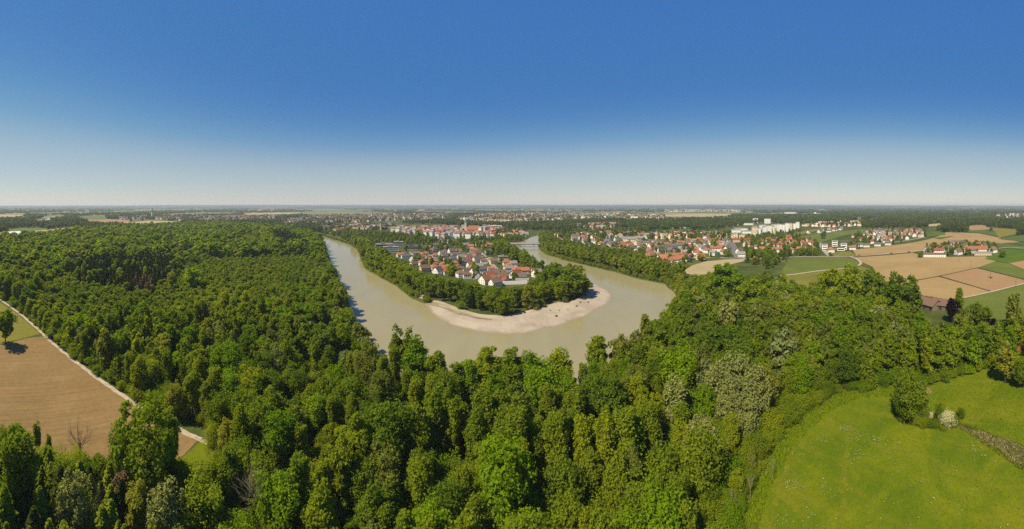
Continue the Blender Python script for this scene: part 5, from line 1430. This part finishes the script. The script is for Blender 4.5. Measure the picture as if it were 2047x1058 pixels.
# --- the rest of each wood: one object per wood, crowns instanced on its points
def scatter_stuff(name, label, pts, entries):
    """pts: rows X, Y, Z, rot, sxy, sz, index into entries; entries: (source object, material or None)"""
    pts = np.asarray(pts, dtype=np.float64)
    me = bpy.data.meshes.new(name)
    me.vertices.add(len(pts)); me.vertices.foreach_set('co', pts[:, :3].astype(np.float32).ravel())
    a = me.attributes.new('tree_scale', 'FLOAT_VECTOR', 'POINT'); a.data.foreach_set('vector', np.c_[pts[:, 4], pts[:, 4], pts[:, 5]].astype(np.float32).ravel())
    a = me.attributes.new('tree_turn', 'FLOAT_VECTOR', 'POINT'); a.data.foreach_set('vector', np.c_[np.zeros(len(pts)), np.zeros(len(pts)), pts[:, 3]].astype(np.float32).ravel())
    a = me.attributes.new('tree_kind', 'INT', 'POINT'); a.data.foreach_set('value', pts[:, 6].astype(np.int32))
    o = obj(name, me)
    ng = bpy.data.node_groups.new(name, 'GeometryNodeTree')
    ng.interface.new_socket('Geometry', in_out='INPUT', socket_type='NodeSocketGeometry')
    ng.interface.new_socket('Geometry', in_out='OUTPUT', socket_type='NodeSocketGeometry')
    N, Lk = ng.nodes, ng.links
    gi, go = N.new('NodeGroupInput'), N.new('NodeGroupOutput')
    j = N.new('GeometryNodeJoinGeometry')
    def attr(nm, typ):
        x = N.new('GeometryNodeInputNamedAttribute'); x.data_type = typ; x.inputs['Name'].default_value = nm; return x.outputs[0]
    kd, scv, rtv = attr('tree_kind', 'INT'), attr('tree_scale', 'FLOAT_VECTOR'), attr('tree_turn', 'FLOAT_VECTOR')
    for i, (src, mt) in enumerate(entries):
        oi = N.new('GeometryNodeObjectInfo'); oi.transform_space = 'ORIGINAL'; oi.inputs['Object'].default_value = src
        g = oi.outputs['Geometry']
        if mt is not None:
            sm = N.new('GeometryNodeSetMaterial'); sm.inputs['Material'].default_value = mt; Lk.new(g, sm.inputs['Geometry']); g = sm.outputs[0]
        cp = N.new('FunctionNodeCompare'); cp.data_type = 'INT'; cp.operation = 'EQUAL'; Lk.new(kd, cp.inputs[2]); cp.inputs[3].default_value = i
        ip = N.new('GeometryNodeInstanceOnPoints')
        Lk.new(gi.outputs[0], ip.inputs['Points']); Lk.new(cp.outputs[0], ip.inputs['Selection']); Lk.new(g, ip.inputs['Instance'])
        er = N.new('FunctionNodeEulerToRotation'); Lk.new(rtv, er.inputs[0]); Lk.new(er.outputs[0], ip.inputs['Rotation'])
        Lk.new(scv, ip.inputs['Scale']); Lk.new(ip.outputs[0], j.inputs[0])
    Lk.new(j.outputs[0], go.inputs[0])
    md = o.modifiers.new('trees', 'NODES'); md.node_group = ng
    return tag(o, label, 'wood', kind='stuff')

# one source crown object of every shape: real trees in the picture, found by mesh
SRC = {}
for o in bpy.data.objects:
    if o.type == 'MESH' and o.data.name.startswith('crown'): SRC.setdefault(o.data.name, o)
def src(st, lod, i):
    me = lod_proto(st, lod, i)
    return SRC.get(me.name)
# shapes no single tree uses yet get one tree of the far bank each
extra = [(k_, m_) for k_, L_ in PROTO.items() for m_ in L_ if m_.name not in SRC]
for i, ((st, lod), m_) in enumerate(extra):
    X, Y, _ = G(640 + 11 * i, 463.0 - (i % 3))
    o = obj('crown', m_, empty('garden_tree', (X, Y, 0), i)); o.parent.scale = (.5, .5, .5)
    o.material_slots[0].link = 'OBJECT'; o.material_slots[0].material = LEAF['mid green']
    tag(o.parent, None, 'garden tree', GRP['garden_tree']); SRC[m_.name] = o
    PENDING.append((o.parent, where(640 + 11 * i, 460, 'green tree at the old town edge')))

def stuff_trees(sel_, name, label):
    ent, key, rows = [], {}, []
    for t_ in T:
        if t_['own'] or not sel_(t_): continue
        lod = LOD_OF(t_['d'])
        i = random.randrange(99)
        m_ = lod_proto(t_['st'], lod, i)
        kk = (m_.name, t_['col'])
        if kk not in key: key[kk] = len(ent); ent.append((SRC[m_.name], LEAF[t_['col']]))
        s = t_['h'] / 20
        rows.append((t_['X'], t_['Y'], 0, random.uniform(0, 6.28), s * t_['wf'], s, key[kk]))
    if rows: scatter_stuff(name, label, rows, ent)
    print(name, len(rows), len(ent))
stuff_trees(lambda q: q['zone'] == 'under', 'undergrowth', 'dense leafy undergrowth filling the gaps below the trees')
stuff_trees(lambda q: q['zone'] == 'wood' and q['x'] < 1100, 'forest', 'dense mixed forest covering the left river bank')
stuff_trees(lambda q: q['zone'] == 'wood' and q['x'] >= 1100, 'forest', 'dense mixed wood between the right river bank and meadow')
stuff_trees(lambda q: q['zone'] in ('pen', 'rb'), 'riverside_scrub', 'scrub and smaller trees along the river banks')
stuff_trees(lambda q: q['zone'] in ('vill', 'land'), 'garden_greenery', 'garden trees and hedges scattered through the villages')

# --- far woods: sparser with distance; every point is a small grove further out
r = np.random.default_rng(77)
gl = tri_mesh('grove', np.vstack([crown_leaves(500 + i, 'dome', 'low') * np.array([1, 1, r.uniform(.8, 1.1)]) + np.array([r.uniform(-30, 30), r.uniform(-9, 9), 0]) for i in range(9)]), [LEAF['far green']])
gx0, gy0, _ = G(1240, 446)
gob = obj('grove', gl, None, (gx0, gy0, 0)); tag(gob, 'dense grove of trees beyond the right bank village', 'grove')
FARCLEAR = [q for q in CLEAR]
TOWNS = [ # polygon, number of houses, label
 ([(300,437),(345,433),(420,433),(560,431),(560,437),(430,440),(340,443)], 330, 'distant village roofs strung out before the left hills'),
 ([(560,440),(640,432),(760,428),(900,427),(900,436),(760,443),(640,448),(570,446)], 800, 'distant town roofs beyond the left river bend'),
 ([(640,456),(700,450),(790,452),(790,459),(700,466),(650,464)], 90, 'houses among trees at the left of the old town'),
 ([(900,438),(960,428),(1060,426),(1130,430),(1130,440),(1000,444)], 700, 'distant town roofs on the plain behind the church'),
 ([(1000,463),(1045,459),(1052,470),(1020,478),(985,478)], 40, 'pink and white roofs at the bridgehead'),
 ([(1140,455),(1190,449),(1240,448),(1242,455),(1190,460)], 70, 'far estate roofs beyond the right river woods'),
 ([(1060,428),(1200,425),(1330,430),(1330,437),(1200,438),(1080,436)], 450, 'distant pale roofs right of the river'),
 ([(1330,419),(1420,418),(1480,419),(1480,423),(1330,424)], 160, 'faint roofs on the far plain at right of centre'),
 ([(1600,452),(1660,446),(1720,445),(1725,452),(1650,455)], 60, 'small roofs at the edge of the right wood'),
 ([(1990,430),(2047,428),(2090,428),(2090,436),(1990,436)], 60, 'faint village at the far right edge'),
 ([(1100,473),(1180,467),(1285,466),(1285,474),(1180,477)], 45, 'houses among trees above the right riverside belt'),
 ([(1290,470),(1380,469),(1460,471),(1460,479),(1290,479)], 55, 'packed roofs at the back of the right bank village'),
 ([(230,434),(300,432),(300,437),(240,440)], 40, 'faint houses beyond the left fields'),
]
for pts, n_, lab in TOWNS: FARCLEAR.append(dense(pts, 4))
rows, ent = [], [(SRC[PROTO[('dome', 'low')][0].name], LEAF['far green']), (SRC[PROTO[('dome', 'low')][1].name], LEAF['dark green']), (SRC[PROTO[('oval', 'low')][0].name], LEAF['far green']), (SRC[PROTO[('spruce', 'low')][0].name], LEAF['dark needle']), (gob, LEAF['far green']), (gob, LEAF['dark green'])]
NEARSTOP = dense([(-60,500),(0,492),(60,484),(250,463),(430,454),(545,461),(590,462),(640,466),(700,480),(800,476),(1000,470),(1040,468),(1078,469),(1110,466),(1260,456),(1275,466),(1440,458),(1520,446),(1600,450),(1660,462),(1720,458),(1850,455),(1900,470),(2000,480),(2110,480),(2110,1500),(-60,1500)], 8)
n_try = 42000
xs = r.uniform(-30, 2077, n_try); ys = HOR + 4.0 + (r.random(n_try) ** 1.25) * 66
d = H * F / (ys - HOR); th = (xs - 1023.5) / F
P = np.c_[d * np.sin(th), d * np.cos(th)]
keep = ~pip(P, NEARSTOP) & ~pip(P, RIVER)
for e in FARCLEAR: keep &= ~pip(P, e) & ~pip(P * (H / (H - 11)), e) & ~pip(P * (H / (H - 5)), e)
# open farmland: leave clearings on the plain where the photo has fields
nz = np.sin(P[:, 0] * .0019 + 1.3) * np.sin(P[:, 1] * .0016 + .4) + .6 * np.sin(P[:, 0] * .0043 + P[:, 1] * .0031)
openland = np.where(xs > 1650, 1.1, np.where(xs < 230, .6, np.where(ys > 440, .8, .12)))
keep &= nz < openland
glint = dense([(70,442),(84,434),(100,430),(128,430),(124,438),(104,444),(90,448),(75,448)], 4)
keep &= ~pip(P, glint)
for (X, Y), x, y, dd in zip(P[keep], xs[keep], ys[keep], d[keep]):
    if dd < 1500:
        rows.append((X, Y, 0, r.uniform(0, 6.28), r.uniform(.7, 1.05), r.uniform(.6, .9), r.choice([0, 1, 2, 3], p=[.4, .25, .25, .1])))
    elif dd < 2600 and r.random() < .6:
        rows.append((X, Y, 0, r.uniform(0, 6.28), r.uniform(.8, 1.2), r.uniform(.7, 1.0), r.choice([0, 1, 2, 3], p=[.4, .25, .15, .2])))
    elif r.random() < .42:
        rows.append((X, Y, 0, -th[0] * 0 - math.atan2(X, Y) + r.uniform(-.5, .5), r.uniform(.8, 1.4), r.uniform(.7, 1.0), r.choice([4, 5])))
scatter_stuff('distant_wood', 'far dark woods spreading over the plain to the horizon', rows, ent)
print('far wood', len(rows))

# --- far towns: each town one mass of small roofs
rs = random.Random(3)
for pts, n_, lab in TOWNS:
    xs_ = [p[0] for p in pts]; ys_ = [p[1] for p in pts]
    poly = np.array(pts, float)
    v, f, fm = [], [], []
    made = 0; guard = 0
    while made < n_ and guard < n_ * 20:
        guard += 1
        x, y = rs.uniform(min(xs_), max(xs_)), rs.uniform(min(ys_), max(ys_))
        if not pip(np.array([[x, y]]), poly)[0]: continue
        made += 1
        X, Y, _ = G(x, y); a = rs.choice((0.3, 1.87)) + rs.uniform(-.3, .3)
        big = rs.random() < .12
        L, W, hw = (rs.uniform(25, 60), rs.uniform(14, 22), rs.uniform(7, 12)) if big else (rs.uniform(10, 16), rs.uniform(9, 12), rs.uniform(5, 7.5))
        hr = 1.5 if big else W * .36
        ca, sa = math.cos(a), math.sin(a)
        o = len(v)
        for (px, py, pz) in [(-L/2,-W/2,0),(L/2,-W/2,0),(L/2,W/2,0),(-L/2,W/2,0),(-L/2,-W/2,hw),(L/2,-W/2,hw),(L/2,W/2,hw),(-L/2,W/2,hw),(-L/2,0,hw+hr),(L/2,0,hw+hr)]:
            v.append((X + px * ca - py * sa, Y + px * sa + py * ca, pz))
        f += [tuple(o + i for i in q) for q in [(0,1,5,4),(2,3,7,6),(1,2,6,9,5),(3,0,4,8,7),(4,5,9,8),(6,7,8,9)]]
        w = rs.choice((0, 1, 1)); ro = (rs.choice((5, 3, 4)) if big else rs.choice((2, 2, 2, 3, 3, 4, 4)))
        fm += [w] * 4 + [ro] * 2
    o = obj('distant_houses', mesh('distant_houses', v, f, [WALL['white'], WALL['cream'], ROOF['orange'], ROOF['red'], ROOF['brown'], ROOF['light grey']], fm))
    tag(o, lab, 'houses', kind='stuff')
    # greenery between the roofs
    rr_, k2 = [], 0
    while k2 < n_ * 2.2:
        x, y = rs.uniform(min(xs_), max(xs_)), rs.uniform(min(ys_), max(ys_))
        if not pip(np.array([[x, y]]), poly)[0]: continue
        X, Y, _ = G(x, y); k2 += 1
        rr_.append((X, Y, 0, rs.uniform(0, 6.28), rs.uniform(.6, 1.0), rs.uniform(.45, .75), rs.choice([0, 1, 2])))
    scatter_stuff('town_greenery', 'trees among the ' + lab.split(' ', 1)[1], rr_, ent[:3])

# --- hills closing the plain
az = np.linspace(-math.pi * .56, math.pi * .56, 420)
rad = np.linspace(7000, 13300, 40)
ctl_x = np.radians([-101, -90, -70, -55, -45, -25, -10, 10, 35, 50, 62, 75, 90, 101])
ctl_h = np.array([70, 74, 84, 112, 120, 116, 108, 112, 122, 118, 92, 84, 78, 74])
v, f = [], []
for i, rr2 in enumerate(rad):
    u = (rr2 - rad[0]) / (rad[-1] - rad[0])
    top = 74 + (np.interp(az, ctl_x, ctl_h) - 74) * .75
    X, Y = rr2 * np.sin(az), rr2 * np.cos(az)
    wv = 4 * np.sin(az * 23 + u * 7) + 3 * np.sin(az * 51 - u * 11) + 2 * np.sin(az * 117 + u * 19)
    z = -4 + (u ** .8) * (top + wv * (.3 + .5 * u)) + r.normal(0, 1.2, len(az)) * u
    for a, b, c in zip(X, Y, z): v.append((a, b, c))
n_ = len(az)
for i in range(len(rad) - 1):
    for j in range(n_ - 1): f.append((i * n_ + j, (i + 1) * n_ + j, (i + 1) * n_ + j + 1, i * n_ + j + 1))
k = NT('hills'); p = k.pos()
n1 = k.noise(k.mapped(p, (1, 1, 1)), 0.0011, 3, 0.5, 0.3); n2 = k.noise(p, 0.004, 4, 0.7)
c = k.ramp(n1, [(0.40, (0.026, 0.048, 0.018)), (0.55, (0.030, 0.055, 0.020)), (0.58, (0.10, 0.115, 0.04)), (0.66, (0.17, 0.15, 0.07)), (0.70, (0.035, 0.058, 0.02))])
c = k.mix(1.0, c, k.ramp(n2, [(0.3, (.7,) * 3), (0.7, (1.2,) * 3)]), 'MULTIPLY')
k.base(c, .95, .05)
me = mesh('hills', v, f, [k.m])
tag(obj('hills', me), 'low rolling wooded hills along the whole horizon', kind='structure')

# ------------------------------------------------------------------ grass and flowers of the meadows
def blades(poly_px, n, hgt, wid, seed, dmax=260):
    r = np.random.default_rng(seed)
    poly = dense(poly_px, 8); mn, mx = poly.min(0), poly.max(0)
    P = r.uniform(mn, mx, (n * 4, 2)); P = P[pip(P, poly)]
    d = np.hypot(*P.T); x, y = PX(P[:, 0], P[:, 1])
    P = P[(d < dmax) & (x < 2080) & (y < 1110) & (x > -30)][:n]
    return P, r
def grass(name, label, poly, n, hgt, wid, m, seed):
    P, r = blades(poly, n, hgt, wid, seed)
    n = len(P); a = r.uniform(0, 6.28, n); w = wid * r.uniform(.6, 1.3, n); h_ = hgt * r.uniform(.5, 1.3, n)
    dx, dy = np.cos(a) * w / 2, np.sin(a) * w / 2
    lean = r.normal(0, .35, (n, 2)) * h_[:, None]
    v = np.empty((n, 3, 3))
    v[:, 0] = np.c_[P[:, 0] - dx, P[:, 1] - dy, np.full(n, .05)]; v[:, 1] = np.c_[P[:, 0] + dx, P[:, 1] + dy, np.full(n, .05)]
    v[:, 2] = np.c_[P + lean, h_]
    return tag(obj(name, tri_mesh(name, v.reshape(-1, 3), [m])), label, 'grass', kind='stuff')
GR = leaf_mat('grass_blade', (0.105, 0.142, 0.006), 0.25, 0.4)
RD = leaf_mat('reed_blade', (0.25, 0.195, 0.11), 0.35, 0.2)
RG = leaf_mat('reed_green', (0.11, 0.135, 0.025), 0.3, 0.3)
grass('tall_grass', 'tall tufted grass covering the flowery meadow', MEADOW_PX, 12000, .28, .25, GR, 1)
grass('tall_grass', 'rough grass of the fenced pasture', PAST_PX, 7000, .35, .3, GR, 2)
grass('reeds', 'dry reeds standing in the strip beside the meadow', [(1910,849),(1960,864),(2010,884),(2047,897),(2110,925),(2110,960),(2047,922),(2000,896),(1950,872)], 1400, .5, .3, RD, 3)
grass('reeds', 'green sedge along the reed strip', [(1890,848),(1925,862),(1960,885),(2047,945),(2100,985),(2100,930),(2047,892),(1960,858),(1905,842)], 2500, .6, .4, RG, 4)
EDGE_PX = [(1420,1300),(1450,1100),(1482,1030),(1512,945),(1562,866),(1620,812),(1680,784),(1730,768),(1800,768),(1814,806),(1790,795),(1722,796),(1664,820),(1616,862),(1572,918),(1536,985),(1512,1080),(1490,1300)]
grass('tall_grass', 'bright tall weeds along the wood edge of the meadow', EDGE_PX, 15000, .6, .4, leaf_mat('weeds', (0.20, 0.27, 0.009), .3, .4), 5)
FL = leaf_mat('white_flower', (0.42, 0.43, 0.27), .15, .2, warm=(1, 1, 1))
P, r = blades(MEADOW_PX, 16000, 1, 1, 9)
from mathutils import noise as mnoise
nz = np.array([mnoise.noise((a * .05, b * .05, 0)) * .9 + mnoise.noise((a * .22, b * .22, 5)) * .9 for a, b in P])
P = P[(nz + r.normal(0, .34, len(P))) > .84]
n = len(P); s = r.uniform(.07, .15, n); a = r.uniform(0, 6.28, n); z = r.uniform(.5, .85, n)
v = np.empty((n, 4, 3))
for k_ in range(4): v[:, k_] = np.c_[P[:, 0] + s * np.cos(a + k_ * 1.571), P[:, 1] + s * np.sin(a + k_ * 1.571), z + r.uniform(-.06, .06, n)]
tag(obj('wild_flowers', tri_mesh('wild_flowers', v.reshape(-1, 3), [FL], 4)), 'white umbels scattered through the flowery meadow', 'flowers', kind='stuff')

# scrub on the gravel bar
for i, (x, y, hh_) in enumerate([(1112,634,1.6),(1118,622,.9),(1153,614,1.4),(1168,600,1.6),(1176,606,1.1),(1183,595,1.2),(1191,587,1.2),(1160,606,1.2),(1135,620,.8),(1100,622,.9),(1170,592,1.3)]):
    X, Y, _ = G(x, y)
    o = empty('shrub', (X, Y, 0.0), i); o.scale = (hh_ / 20 * 1.6, hh_ / 20 * 1.6, hh_ / 20)
    c = obj('crown', PROTO[('bush', 'mid')][i % 2], o); c.material_slots[0].link = 'OBJECT'; c.material_slots[0].material = LEAF['olive green']
    tag(o, None, 'shrub', 'small bushes on the gravel bar'); PENDING.append((o, where(x, y, 'small olive bush on the gravel', [('gravel bar tip', 1225, 594), ('largest gravel bush', 1112, 634)])))

finish_labels()

# ------------------------------------------------------------------ air
hb = MB().box(-14000, 14000, -14000, 14000, -3.5, 124)
hm = bpy.data.materials.new('haze'); hm.use_nodes = True
t = hm.node_tree; t.nodes.remove(t.nodes['Principled BSDF'])
pv = t.nodes.new('ShaderNodeVolumePrincipled'); pv.inputs['Color'].default_value = (0.78, 0.88, 1.0, 1)
pv.inputs['Density'].default_value = 0.00009; pv.inputs['Anisotropy'].default_value = 0.1
t.links.new(pv.outputs[0], t.nodes['Material Output'].inputs['Volume'])
tag(obj('haze', mesh('haze', hb.v, hb.f, [hm])), 'thin summer haze over the whole valley', kind='stuff')
